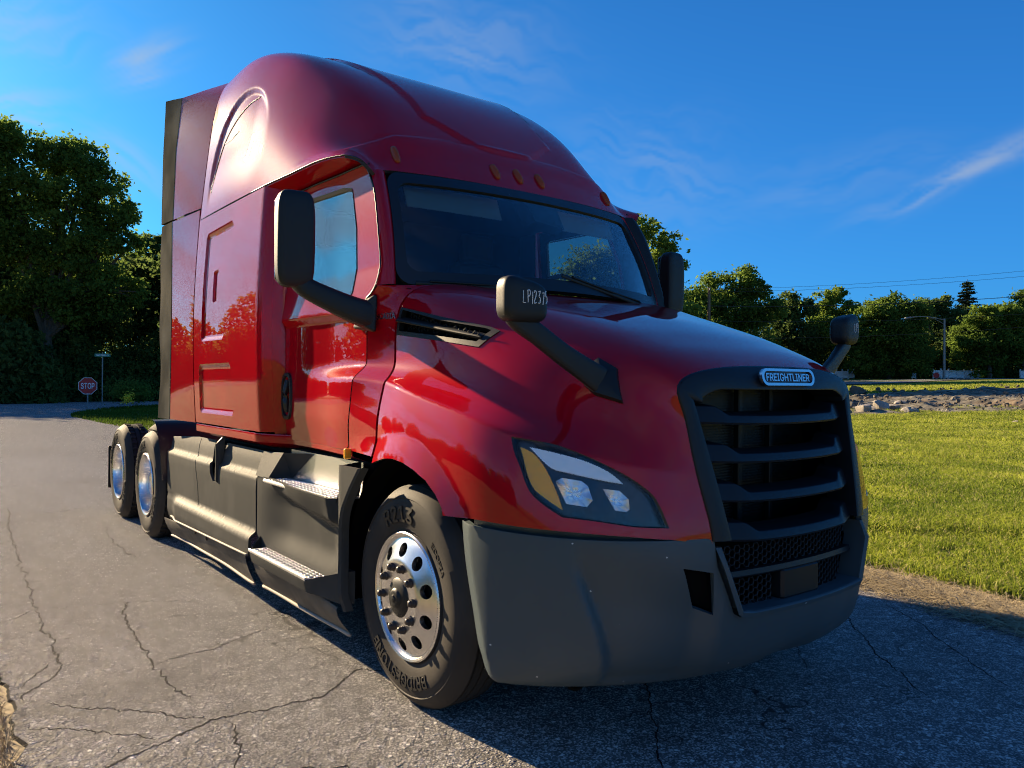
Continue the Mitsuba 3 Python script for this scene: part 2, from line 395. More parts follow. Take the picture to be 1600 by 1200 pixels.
def flare(p):
    """Wheel-arch flare: the last 10 cm of the fender above the tyre kick outwards."""
    r = np.hypot(p[:, 0] + .02, p[:, 2] - .50)
    f = np.clip((.755 - r) / .10, 0, 1) * (np.abs(p[:, 1]) > 1.0) * (p[:, 2] > .5)
    q = p.copy(); q[:, 1] += np.sign(p[:, 1]) * .034 * f; return q


HOOD = Surf(np.vstack([HR[::-1], HR[1:] * [1, -1, 1]]), cs=(3, 13), post=flare)
arch = [(-.262, -1.17, 1.095), (-.19, -1.2, 1.118), (-.10, -1.2, 1.135), (0, -1.22, 1.142), (.10, -1.22, 1.134), (.20, -1.22, 1.112), (.30, -1.22, 1.072), (.38, -1.22, 1.022), (.43, -1.22, .972), (.445, -1.22, .948)]
lowline = [(.60, -1.21, .952), (.72, -1.165, .950), (.85, -1.10, .945), (1.0, -.99, .938), (1.12, -.86, .928), (1.20, -.71, .912)]
hb = HOOD.inv(arch + lowline)
half = np.vstack([hb, [[HOOD.inv([(1.262, -.545, .888)])[0][0], 9.0]]])
half[0, 1] = 0
hood_poly = np.vstack([half, (half * [-1, 1] + [16, 0])[::-1]])
HOUT = (V(-.2, 0, .9),)
# openings: headlight, side vent, nose scoop (passenger side; mirrored below)
HL = [(.731, -1.106, 1.283), (.808, -1.066, 1.273), (.88, -1.012, 1.259), (.969, -.953, 1.226), (1.043, -.887, 1.184), (1.104, -.818, 1.135), (1.148, -.761, 1.081), (1.171, -.737, 1.03),
      (1.195, -.715, .954), (1.133, -.834, .962), (1.043, -.951, .982), (.953, -1.035, .993), (.888, -1.078, 1.039), (.838, -1.102, 1.087), (.795, -1.109, 1.167), (.757, -1.112, 1.228)]
AMBER = [(.767, -1.099, 1.25), (.821, -1.074, 1.226), (.873, -1.055, 1.17), (.922, -1.042, 1.087), (.95, -1.033, 1.018), (.907, -1.063, 1.049), (.852, -1.093, 1.09), (.82, -1.101, 1.141), (.786, -1.1, 1.215)]
PIPE = [(.802, -1.078, 1.25), (.869, -1.036, 1.236), (.972, -.956, 1.206), (1.046, -.889, 1.165), (1.089, -.847, 1.12), (1.04, -.908, 1.132), (.945, -.999, 1.158), (.885, -1.044, 1.178)]
LAMP = [[(.911, -1.039, 1.127), (.928, -1.02, 1.141), (.985, -.97, 1.131), (1.006, -.954, 1.113), (1.028, -.947, 1.06), (1.016, -.968, 1.034), (.957, -1.023, 1.043)],
        [(1.046, -.912, 1.103), (1.087, -.86, 1.096), (1.112, -.834, 1.065), (1.12, -.836, 1.027), (1.114, -.849, 1.017), (1.088, -.885, 1.023)]]
VENT = [(-.385, -1.0, 1.888), (-.027, -.948, 1.808), (.275, -.881, 1.751), (.336, -.87, 1.728), (.276, -.945, 1.652), (-.025, -.986, 1.694), (-.38, -1.007, 1.735)]
def outline(p, corners, n=5):
    """Closed outline, smooth between the numbered corners."""
    p = np.asarray(p, float); out = []
    for i, j in zip(corners, corners[1:] + [corners[0] + len(p)]):
        seg = p[np.arange(i, j + 1) % len(p)]; out.append(catmull(seg, n)[:-1])
    return np.vstack(out)


hl, vent = HOOD.inv(outline(HL, [0, 8, 11])), HOOD.inv(VENT)
vent[[0, 6], 1] = .012
flip = lambda st: np.asarray(st) * [-1, 1] + [16, 0]
m = panel(HOOD, hood_poly, [hl, vent, flip(hl), flip(vent)], step=.022, hem=.02, out=HOUT)
HOODK = part('hood', m, 'm_paint', True)


def scaled(ring, k, c=None):
    r = np.asarray(ring, float); c = r.mean(0) if c is None else c; return c + (r - c) * k


def clip_in(ring, pg, d=0):
    g = Polygon(ring).intersection(Polygon(pg).buffer(-d)); g = max(g.geoms, key=lambda a: a.area) if hasattr(g, 'geoms') else g
    return np.array(g.exterior.coords)[:-1]


def mpart(fl, m): return mir(m) if fl else m


for fl in (0, 1):
    name = part('headlight', mpart(fl, panel(HOOD, scaled(hl, .985), [HOOD.inv(x) for x in LAMP], step=.02, hem=0, out=HOUT, offset=.035)), 'm_bezel', True)
    part('seal', mpart(fl, cat(band(HOOD, dens(hl, HOOD, .02), scaled(dens(hl, HOOD, .02), .965, hl.mean(0)), (.001, .006), HOUT[0] * 0 + [.3, -1, .2]),
                               band(HOOD, dens(hl, HOOD, .02), dens(hl, HOOD, .02), (.001, .036), [.3, -1, .2]))), 'm_gasket', True, name)
    part('lens', mpart(fl, panel(HOOD, scaled(hl, .97), step=.02, hem=0, out=HOUT, offset=.004)), 'm_lens', True, name)
    part('indicator', mpart(fl, panel(HOOD, HOOD.inv(outline(AMBER, [0, 4])), step=.015, hem=.015, out=HOUT, offset=.021)), 'm_amber', True, name, 'amber turn signal strip')
    part('light_pipe', mpart(fl, panel(HOOD, HOOD.inv(outline(PIPE, [0, 4])), step=.015, hem=.02, out=HOUT, offset=.018)), 'm_pipe', True, name)
    for L in LAMP:
        L = HOOD.inv(L); r = dens(L, HOOD, .006); n = normals(HOOD, r); P = HOOD(*r.T); sg = np.where(((P - HOUT[0]) * n).sum(1) < 0, -1, 1)[:, None]; n = n * sg
        c = P.mean(0) + [-.012, .006, -.004]; rows = []
        for q in (0, .3, .55, .75, .9, .98, 1.0):   # reflector bowl from the rim back to the bulb, fluted like moulded optics
            a = P - n * .036; a = a + (c - a) * (1 - (1 - q) ** 1.0); k = np.arange(len(r))
            depth = .060 * (1 - (1 - q) ** 2.2)
            rows.append(a - n.mean(0) * depth + V(.003, 0, 0) * (np.sin(k * .75)[:, None] * (q * (1 - q) * 4)))
        part('lamp', mpart(fl, loft(rows, closed=True)), 'm_reflector', 25, name)
    # side vent: dark frame, honeycomb behind, one blade
    vr = dens(vent, HOOD, .02); vin = inset(vr, .10); vin[:, 1] = np.clip(vin[:, 1], .13, None)
    vin = scaled(vr, 1.0).copy(); cen = vr.mean(0)
    q3 = HOOD(*vr.T); c3 = q3.mean(0)
    top, bot = HOOD.inv([(-.36, -1.0, 1.868), (-.03, -.95, 1.789), (.25, -.885, 1.737), (.285, -.875, 1.722), (.245, -.93, 1.675), (-.03, -.98, 1.716), (-.36, -1.004, 1.757)]), None
    top[[0, 6], 1] = np.maximum(top[[0, 6], 1], .10)
    name = part('hood_vent', mpart(fl, panel(HOOD, scaled(vent, .995), [top], step=.02, hem=.03, out=HOUT, offset=-.004)), 'm_black', True)
    part('vent_back', mpart(fl, panel(HOOD, scaled(top, 1.02), step=.03, hem=0, out=HOUT, offset=.05)), 'm_void', True, name)
    L0, L1 = HOOD(*HOOD.inv([(-.36, -1.003, 1.815)]).T)[0], HOOD(*HOOD.inv([(.262, -.912, 1.70)]).T)[0]
    part('blade', mpart(fl, tube([L0 + [0, .012, 0], (L0 + L1) / 2 + [0, .018, 0], L1 + [0, .012, 0]], (.030, .013), 8, up=(0, -.35, 1))), 'm_black', True, name)
    hx = []
    for i in range(26):
        for j in range(8):
            x, z = -.345 + i * .0255, 1.66 + (j + .5 * (i % 2)) * .0285
            a = HOOD.inv([(x, -.97, z)])[0] if False else None
            hx.append((x, z))
    tp = Polygon(HOOD(*top.T)[:, [0, 2]]).buffer(-.004); bars = []
    for x, z in hx:
        ring = [(x + .0165 * math.cos(a), z + .0165 * math.sin(a)) for a in np.arange(3) * math.pi / 3 - math.pi / 3]
        for p, q in ((ring[0], ring[1]), (ring[1], ring[2]), (ring[2], (x - .0165, z))):
            if tp.contains(shapely.geometry.Point(p)) and tp.contains(shapely.geometry.Point(q)): bars.append((p, q))
    if bars:
        ends = np.array(bars).reshape(-1, 2)
        yy = -.955 - .03 * sstep(.25, -.3, ends[:, 0]) + .0 * ends[:, 1]
        E3 = np.stack([ends[:, 0], yy + .028, ends[:, 1]], 1).reshape(-1, 2, 3)
        part('honeycomb', mpart(fl, cat(*[tube(e, .0028, 4, False) for e in E3])), 'm_black', True, name); labels[[k for k in scene if k.endswith('honeycomb') or '__honeycomb_' in k][-1]] = {'kind': 'stuff', 'label': 'black honeycomb mesh in the hood vent'}

# ---- grille: frame round the nose, slats, radiator behind
ns = 9
col = np.linspace(0, 8, 60); fe = HOOD(col, np.full(60, 9.0)); keep = fe[:, 2] > .885; fe = fe[keep]
O = np.vstack([fe[:-1], (fe * [1, -1, 1])[::-1]])


def inner_pt(p):
    """Opening edge opposite a point of the nose edge."""
    z, y = p[2], p[1]
    t = np.clip((z - .87) / (1.47 - .87), 0, 1); yb = .455 + .10 * t
    if z > 1.50: z2, y2 = 1.472 - .055 * sstep(.42, .62, abs(y)), np.clip(y, -.53, .53) * .96
    else: z2, y2 = min(z - .012 * t, 1.43), np.sign(y) * yb
    return y2, z2


def face_x(y, z):   # front of the grille frame: leans back upwards, bowed in plan
    return 1.318 - .19 * np.clip((z - .85), 0, 1) ** 1.15 - .22 * np.abs(y) ** 2.2


I = np.array([(face_x(*inner_pt(p)) + .012, *inner_pt(p)) for p in O])
Of = O + [.004, 0, 0]
mid = (Of + I) / 2 + [.012, 0, 0]
m = loft([O - [.05, 0, 0], Of, Of * .93 + I * .07 + [.006, 0, 0], mid, I * .93 + Of * .07 + [.005, 0, 0], I, I - [.14, 0, 0]])
GR = part('grille', m, 'm_grille', 40)
part('radiator', cat(box(.93, .94, -.62, .62, .55, 1.52), *[box(.945, .952, -.50, .50, z, z + .006) for z in np.arange(.90, 1.46, .0125)]), 'm_black', 30, GR)
part('radiator_strut', cat(box(.955, .985, -.012, .018, .86, 1.48, .004), box(.955, .985, .225, .250, .86, 1.48, .004)), 'm_black', 30, GR)
part('shroud', cat(box(.90, 1.15, -.60, -.56, .6, 1.5), box(.90, 1.15, .56, .60, .6, 1.5), box(.9, 1.12, -.6, .6, 1.49, 1.51)), 'm_void', 30, GR)
for z0 in (1.335, 1.183, 1.031, .879):
    y = np.concatenate([np.linspace(-1, -.62, 16), np.linspace(-.6, .6, 16), np.linspace(.62, 1, 16)])
    tt = np.clip((z0 - .87) / .6, 0, 1); W = .462 + .10 * tt; yy = y * W
    d = (1 - np.abs(y)) * W
    htop = .043 + .034 * (1 - sstep(.105, .175, d))
    zb = z0 - .012 * (1 - np.abs(y) ** 2)
    xf = face_x(yy, np.full_like(yy, z0)) + .006 - .05 * (1 - sstep(.0, .16, d)) * .6
    sec = []
    for k in range(len(y)):
        h = htop[k]
        sec.append([(xf[k] - .004, yy[k], zb[k] + .004), (xf[k], yy[k], zb[k] + .012), (xf[k] - .012 - .35 * (h - .043), yy[k], zb[k] + h - .006), (xf[k] - .02 - .35 * (h - .043), yy[k], zb[k] + h),
                    (xf[k] - .13, yy[k], zb[k] + h + .012), (xf[k] - .13, yy[k], zb[k] + .018)])
    part('slat', loft(sec, closed=True, caps=True), 'm_grille', 40, GR)
# nameplate
def stadium(w, h, n=14):
    a = np.linspace(-math.pi / 2, math.pi / 2, n); c = w / 2 - h / 2
    return [(c + h / 2 * math.cos(t), h / 2 * math.sin(t)) for t in a] + [(-c - h / 2 * math.cos(t), -h / 2 * math.sin(t)) for t in a]


bd = lambda m, dx=0, z=1.523: orient(m, (0, 1, 0), (-.17, 0, 1), (face_x(0, 1.523) + .016 + dx, 0, z))
ov = stadium(.385, .072)
NB = part('nameplate', bd(prism(Polygon(ov, [np.array(stadium(.355, .050))]), .016)), 'm_chrome', 30)
part('nameplate_field', bd(prism(ov, .006)), 'm_badge_blue', 30, NB)
tx = meshkit.text_mesh('FREIGHTLINER', .031, .006, True); w = tx.bounds; tx.apply_translation((-(w[0, 0] + w[1, 0]) / 2, -(w[0, 1] + w[1, 1]) / 2, .006))
s = .315 / (w[1, 0] - w[0, 0]); tx.vertices[:, 0] *= s
part('lettering', bd(tx), 'm_chrome', False, NB)

# ---- bumper
path = np.array([(.455, -1.172), (.62, -1.170), (.80, -1.112), (.95, -1.018), (1.08, -.895), (1.18, -.745), (1.25, -.57), (1.292, -.38), (1.315, -.19), (1.322, 0)])
fr = sstep(.5, 1.15, path[:, 0])
lev = [(.905, 0, 0), (.89, .004, .003), (.75, .012, .006), (.58, .008, .002), (.45, -.022, .002), (.375, -.075, -.004), (.318, -.165, -.014), (.285, -.30, -.045)]
BG = []
for z, dx, dy in lev:
    p = np.column_stack([path[:, 0] + dx * fr, path[:, 1] - dy * (1 - fr * .4) * np.where(path[:, 1] == 0, 0, 1), np.full(10, z)])
    p[:, 2] += (1 - sstep(.5, .95, path[:, 0])) * (.03 if z < .3 else .02 if z < .4 else 0) + (.012 if z > .8 else 0) * (1 - fr)
    p[:, 0] += np.where(z < .4, -.03 * (path[:, 1] == 0), 0)
    p[:, 0] += .17 * np.clip((.905 - z) / .62, 0, 1) ** 1.2 * (1 - sstep(.45, .78, path[:, 0]))
    BG.append(p)
BG = np.array(BG)


def scoop(p):
    """Shallow scallop pressed into each corner of the bumper."""
    a = np.abs(p[:, 1]); q = p.copy()
    ae = 1.005 - .13 * np.clip((.80 - p[:, 2]) / .45, 0, 1)
    k = sstep(ae + .008, ae - .030, a) * sstep(.50, .62, a) * sstep(.30, .37, p[:, 2]) * sstep(.92, .66, p[:, 2] + .25 * np.clip(.95 - a, 0, 1))
    q[:, 0] -= .046 * k; q[:, 1] *= 1 - .02 * k
    xr = .46 + .17 * np.clip((.905 - p[:, 2]) / .62, 0, 1) ** 1.2
    q[:, 1] *= 1 - .024 * np.clip((xr + .085 - p[:, 0]) / .085, 0, 1) * (p[:, 2] > .2); return q


BUMP = Surf(np.concatenate([BG, (BG * [1, -1, 1])[:, -2::-1]], 1), post=scoop)
nb = BUMP.n - 1
cut = [(1.29, -.535, .845), (1.30, -.53, .80), (1.305, -.452, .612), (1.31, -.42, .596), (1.325, 0, .585)]
c = BUMP.inv(cut, metric=(.3, 1, 1)); c = np.vstack([[0, BUMP.inv([(1.27, -.545, .90)], metric=(.3, 1, 1))[0][1]], c]); c[-1, 1] = nb / 2
notch = np.vstack([c, (c[:-1] * [1, -1] + [0, nb])[::-1]])
slot = BUMP.inv([(1.19, -.665, .803), (1.245, -.545, .778), (1.24, -.535, .615), (1.21, -.60, .642)], metric=(.4, 1, 1)); slot = dens(slot, BUMP, .05)
bp = np.vstack([[7, 0], [0, 0], notch, [0, nb], [7, nb]])
fb = lambda st: np.asarray(st) * [1, -1] + [0, nb]
m = panel(BUMP, bp, [slot, fb(slot)], step=.017, hem=.025, out=HOUT)
BK = part('bumper', m, 'm_bumper', True)
for fl in (0, 1):
    part('air_slot', mpart(fl, panel(BUMP, scaled(slot, 1.05), step=.05, hem=0, out=HOUT, offset=.06)), 'm_void', True, BK)
    zb = np.array([h for h in half if True])
    lo = HOOD(*hb[10:].T); up = BUMP(np.zeros(len(lo)), BUMP.inv(lo, metric=(1, 1, .01))[:, 1])
    part('filler_strip', mpart(fl, loft([lo + [-.012, .012, .02], lo + [-.010, .012, -.002], up + [-.02, .02, 0], up + [-.03, .03, -.03]])), 'm_bumper', 30, BK)
# lower grille in the bumper
y = np.linspace(-1, 1, 25)
lowframe = []
for o, (dz, dx) in enumerate([(0, .004), (.018, .010), (.030, .002), (.030, -.10)]):
    pts = [(face_x(-.535 + dz, .85) + dx - .0, -.535 + dz, .872)] + [(1.30 + dx, -.53 + dz, .80), (1.312 + dx, -.455 + dz, .615 + dz * .4), (1.316 + dx, -.425 + dz, .598 + dz)] + [(1.332 - .05 * (t / .4) ** 2 * .6 + dx, t, .587 + dz) for t in np.linspace(-.35, 0, 6)]
    pts = np.array(pts); lowframe.append(np.vstack([pts, (pts[:-1] * [1, -1, 1])[::-1]]))
part('grille_surround', loft(lowframe), 'm_bumper', 40, BK)
hexes = []
for i in range(-23, 24):
    for j in range(9):
        yy, zz = i * .0262, .60 + (j + .5 * (i % 2)) * .0302
        hexes.append((yy, zz))
bars = []
for yy, zz in hexes:
    r = [(yy + .0175 * math.cos(a), zz + .0175 * math.sin(a)) for a in np.arange(4) * math.pi / 3]
    for p, q in zip(r[:-1], r[1:]):
        ok = all(abs(a) < .455 - .09 * (.87 - b) / .27 and .612 < b < .865 and not (.735 < b < .760) and not (abs(a) < .155 and b < .75) for a, b in (p, q))
        if ok: bars.append((p, q))
B3 = np.array(bars); X = 1.262 - .22 * np.abs(B3[..., 0]) ** 2.2
part('honeycomb', cat(*[tube(np.column_stack([x, b]), (.0036, .006), 4, False, up=(1, 0, 0)) for x, b in zip(X, B3)]), 'm_grille', True, BK); labels[BK + '__honeycomb'] = {'kind': 'stuff', 'label': 'black honeycomb mesh of the lower grille'}
part('crossbar', loft([[(1.29 - .22 * abs(t) ** 2.2, t, .735), (1.295 - .22 * abs(t) ** 2.2, t, .742), (1.29 - .22 * abs(t) ** 2.2, t, .762), (1.18, t, .762), (1.18, t, .735)] for t in np.linspace(-.45, .45, 15)], closed=True, caps=True), 'm_grille', 30, BK)
for yy in (-.86, -.66): part('tow_slot', mpart(0, box(*sorted((BUMP(*BUMP.inv([(.9, yy, .285)], metric=(.2, 1, 1)).T)[0][0] - .03, BUMP(*BUMP.inv([(.9, yy, .285)], metric=(.2, 1, 1)).T)[0][0] + .012)), yy - .022, yy + .022, .276, .290, .003)), 'm_void', 30, BK)
part('sensor_cover', box(1.20, 1.295, -.135, .135, .612, .742, .012), 'm_grille', 30, BK)
part('grille_back', box(1.10, 1.11, -.56, .56, .56, .90), 'm_void', 30, BK)


# ---- roof cap: rows from the centre line (first) down to the seam above the door (last), columns from windscreen to rear
RR = np.array([
    [(-.585, 0, 2.665), (-.715, 0, 2.83), (-.825, 0, 2.955), (-.985, 0, 3.125), (-1.20, 0, 3.32), (-1.50, 0, 3.515), (-1.85, 0, 3.665), (-2.30, 0, 3.815), (-2.80, 0, 3.93), (-3.33, 0, 4.0)],
    [(-.600, -.45, 2.665), (-.725, -.45, 2.825), (-.835, -.45, 2.95), (-.99, -.45, 3.12), (-1.205, -.45, 3.315), (-1.505, -.46, 3.51), (-1.855, -.47, 3.66), (-2.305, -.48, 3.81), (-2.80, -.48, 3.925), (-3.33, -.47, 3.995)],
    [(-.650, -.80, 2.662), (-.755, -.785, 2.80), (-.845, -.775, 2.912), (-1.01, -.775, 3.085), (-1.22, -.79, 3.275), (-1.52, -.81, 3.475), (-1.87, -.83, 3.63), (-2.31, -.845, 3.785), (-2.80, -.845, 3.905), (-3.33, -.82, 3.975)],
    [(-.672, -.90, 2.660), (-.80, -.885, 2.775), (-.905, -.88, 2.865), (-1.07, -.895, 3.00), (-1.275, -.92, 3.165), (-1.565, -.95, 3.355), (-1.905, -.97, 3.515), (-2.35, -.98, 3.685), (-2.80, -.98, 3.82), (-3.33, -.955, 3.915)],
    [(-.672, -.945, 2.652), (-.80, -.965, 2.742), (-.92, -.985, 2.808), (-1.10, -1.005, 2.905), (-1.31, -1.025, 3.02), (-1.60, -1.045, 3.165), (-1.95, -1.06, 3.31), (-2.40, -1.068, 3.465), (-2.85, -1.065, 3.60), (-3.33, -1.045, 3.72)],
    [(-.660, -.975, 2.640), (-.74, -1.035, 2.715), (-.86, -1.065, 2.765), (-1.05, -1.085, 2.82), (-1.27, -1.10, 2.89), (-1.58, -1.115, 2.97), (-1.93, -1.125, 3.04), (-2.40, -1.132, 3.13), (-2.85, -1.13, 3.20), (-3.33, -1.112, 3.28)],
    [(-.635, -1.00, 2.615), (-.66, -1.07, 2.685), (-.77, -1.115, 2.725), (-.96, -1.135, 2.745), (-1.20, -1.148, 2.757), (-1.55, -1.160, 2.767), (-1.92, -1.168, 2.775), (-2.40, -1.172, 2.780), (-2.85, -1.172, 2.785), (-3.33, -1.166, 2.790)]])

RR[:, :, 2] += np.array([[0, 0, 0, 0, .005, .02, .04, .05, .05, .02], [0, 0, 0, .005, .01, .025, .045, .06, .055, .02], [0, 0, .02, .03, .035, .045, .075, .09, .075, .02],
                         [0, .02, .04, .045, .05, .06, .08, .09, .07, .02], [0, .01, .02, .025, .03, .03, .04, .05, .04, .01], [0] * 10, [0] * 10])
RR[3, 1:5, 1] -= .02

def dome(p):
    """Raised centre of the roof with a crisp border, and the crease above the marker lamps."""
    x, y, z = p.T; a = np.abs(y); q = p.copy()
    front = -.80 - .20 * sstep(.1, .60, a)
    w = .50 + .13 * sstep(-.95, -1.9, x)
    k = sstep(w + .012, w - .012, a) * sstep(front + .010, front - .014, x)
    n = np.stack([np.where(x > -2.2, .55, .2), 0 * x, np.where(x > -2.2, .83, .98)], 1)
    rear = sstep(-2.9, -1.9, x) * .6 + .4
    q += n * (.020 * k * rear)[:, None]
    line = np.interp(a, [0, .45, .78, .88, .98, 1.06], [2.958, 2.950, 2.912, 2.865, 2.83, 2.80])
    ov = sstep(.012, -.006, z - line) * sstep(-.16, -.02, z - line) * sstep(-1.5, -1.0, x)
    q += (ov * .011)[:, None] * np.stack([.75 + 0 * x, .35 * np.sign(y) * sstep(.75, .95, a), .6 + 0 * x], 1)
    e = ((x + 2.56) / .60) ** 2 + ((z - 2.98) / .62) ** 2
    pr = sstep(1.09, .93, e) * sstep(2.80, 3.2, z) * (a > .85) * sstep(-1.98, -2.35, x)
    q[:, 1] -= np.sign(y) * .020 * pr
    return q


ROOF = Surf(np.concatenate([RR[::-1], RR[1:] * [1, -1, 1]]), ct=(2,), post=dome)
NR = ROOF.m - 1
m = panel(ROOF, [(0, 0), (NR, 0), (NR, 9), (0, 9)], step=.0145, hem=.02, out=(V(-2, 0, 2.2),))
RK = part('roof_cap', m, 'm_paint', True)
# marker lamps above the windscreen
for y in (-.82, -.175, 0, .175, .82):
    st = ROOF.inv([(-.69 + .08 * (1 - (y / .82) ** 2), y, 2.79)], metric=(.6, 1.5, 1)); st = ROOF.inv([ROOF(*st.T)[0] * [1, 0, 0] + [0, y, 2.775]], metric=(.25, 2, 1))
    p = ROOF(*st.T)[0]; n = normals(ROOF, st)[0]; n *= np.sign(n[0]); upv = V(-n[2], 0, n[0]) if abs(y) < .5 else V(-.55, 0, .8)
    side = np.cross(upv, n); side /= np.linalg.norm(side); upv = np.cross(n, side)
    g = []
    for h, k in ((-.012, 1.1), (.004, 1.1), (.010, 1.0), (.020, .78), (.026, .35)):
        g.append([p + n * h + side * (.020 * k * c) + upv * (.062 * k ** .6 * s) for c, s in [(math.copysign(abs(math.cos(t)) ** .7, math.cos(t)), math.copysign(abs(math.sin(t)) ** .8, math.sin(t))) for t in np.arange(24) * 2 * math.pi / 24]])
    part('marker_lamp', loft(g, closed=True, caps=True), 'm_marker', 40, RK)
# closed window panel in the roof side: a dark joint line round it
for fl in (0, 1):
    line = catmull([(-2.30, -1.1, 3.51), (-2.50, -1.1, 3.50), (-2.72, -1.1, 3.44), (-2.93, -1.1, 3.33), (-3.06, -1.1, 3.18), (-3.13, -1.1, 3.03), (-3.12, -1.1, 2.97)], 10)
    st = ROOF.inv(line, metric=(1, .05, 1)); P = ROOF(*st.T)
    l2 = catmull([(-2.93, -1.1, 3.32), (-2.78, -1.1, 3.31), (-2.62, -1.1, 3.335)], 8); Q = ROOF(*ROOF.inv(l2, metric=(1, .05, 1)).T)
    part('joint', mpart(fl, cat(tube(P, .0045, 6), tube(Q, .003, 6))), 'm_gasket', True, RK)

# ---- windscreen
y = np.array([-1, -.8, -.5, 0, .5, .8, 1])
top = np.column_stack([-.585 - .085 * np.abs(y) ** 2.4, .922 * y, 2.662 - .012 * np.abs(y) ** 2])
bot = np.column_stack([-.125 - .275 * np.abs(y) ** 2.0, .995 * y, 2.003 - .005 * np.abs(y)])
WS = Surf([top, top * .66 + bot * .34 + [.022, 0, .012], top * .33 + bot * .67 + [.022, 0, .012], bot])
o = rounded([(0, 0), (0, 6), (3, 6), (3, 0)], .30, 8)
m_, M_ = V(.02, .02), V(2.98, 5.98)
o = np.array(Polygon([(0, 0), (0, 6), (3, 6), (3, 0)]).buffer(-.42).buffer(.42, quad_segs=10).exterior.coords)[:-1]
inn = np.array(shapely.affinity.scale(Polygon(o), .80, .905).exterior.coords)[:-1]
WK = part('windscreen', panel(WS, scaled(o, .985), step=.05, hem=0, out=(1, 0, .3), offset=.006), 'm_glass', True)
part('surround', panel(WS, o, [inn], step=.03, hem=.03, out=(1, 0, .3), offset=-.004), 'm_gasket', True, WK)

# ---- A-pillars, cowl, doors, sleeper sides (passenger side built, driver's side mirrored)
dY = lambda x, z: -1.055 + .055 * np.clip((z - 1.9) / .8, 0, 1.2) ** 1.3 - .03 * np.clip((2.10 - z) / .22, 0, 1) * sstep(1.845, 1.868, z) - (.072 * sstep(-1.50, -.62, x) + .004) * sstep(1.60, 1.495, z) + .018 * sstep(1.3, 1.1, z) - .022 * sstep(-1.0, -1.5, x)
DOOR = Field(dY)
door = [(-1.70, 1.125), (-.74, 1.125), (-.70, 1.15), (-.63, 1.48), (-.612, 1.56), (-.612, 1.78), (-.57, 1.93), (-.495, 1.985), (-.475, 2.10), (-.528, 2.297), (-.60, 2.50), (-.665, 2.60), (-.72, 2.66), (-.79, 2.695), (-1.70, 2.705)]
win = np.array(Polygon([(-1.60, 2.14), (-1.45, 2.095), (-1.10, 2.00), (-.85, 1.955), (-.755, 1.965), (-.752, 2.12), (-.79, 2.345), (-.885, 2.585), (-1.0, 2.61), (-1.60, 2.625)]).buffer(-.035).buffer(.035, quad_segs=6).exterior.coords)[:-1]
sY = lambda x, z: np.interp(z, [1.0, 1.16, 1.45, 1.75, 2.1, 2.45, 2.8], [-1.178, -1.188, -1.205, -1.212, -1.210, -1.193, -1.167])
_zz = np.linspace(1.0, 2.85, 60); _c = np.polyfit(_zz, sY(0, _zz), 4); SIDE = Field(lambda x, z: np.polyval(_c, z) + .10 * np.clip((x + 1.86) / .10, 0, 1) ** 2.2)
hatch1 = np.array(Polygon([(-3.12, 1.80), (-3.09, 2.60), (-3.06, 2.635), (-2.48, 2.645), (-2.43, 2.60), (-2.555, 1.83), (-2.59, 1.795)]).buffer(-.03).buffer(.05, quad_segs=6).buffer(-.02).exterior.coords)[:-1]
hatch2 = np.array(Polygon([(-3.20, 1.245), (-3.19, 1.625), (-2.41, 1.625), (-2.365, 1.245)]).buffer(-.05).buffer(.05, quad_segs=6).exterior.coords)[:-1]
slot1 = np.array(Polygon([(-2.90, 2.085), (-2.895, 2.325), (-2.775, 2.33), (-2.765, 2.095)]).buffer(-.025).buffer(.025, quad_segs=6).exterior.coords)[:-1]
win_in = inset(dens(win, DOOR, .03), .014)
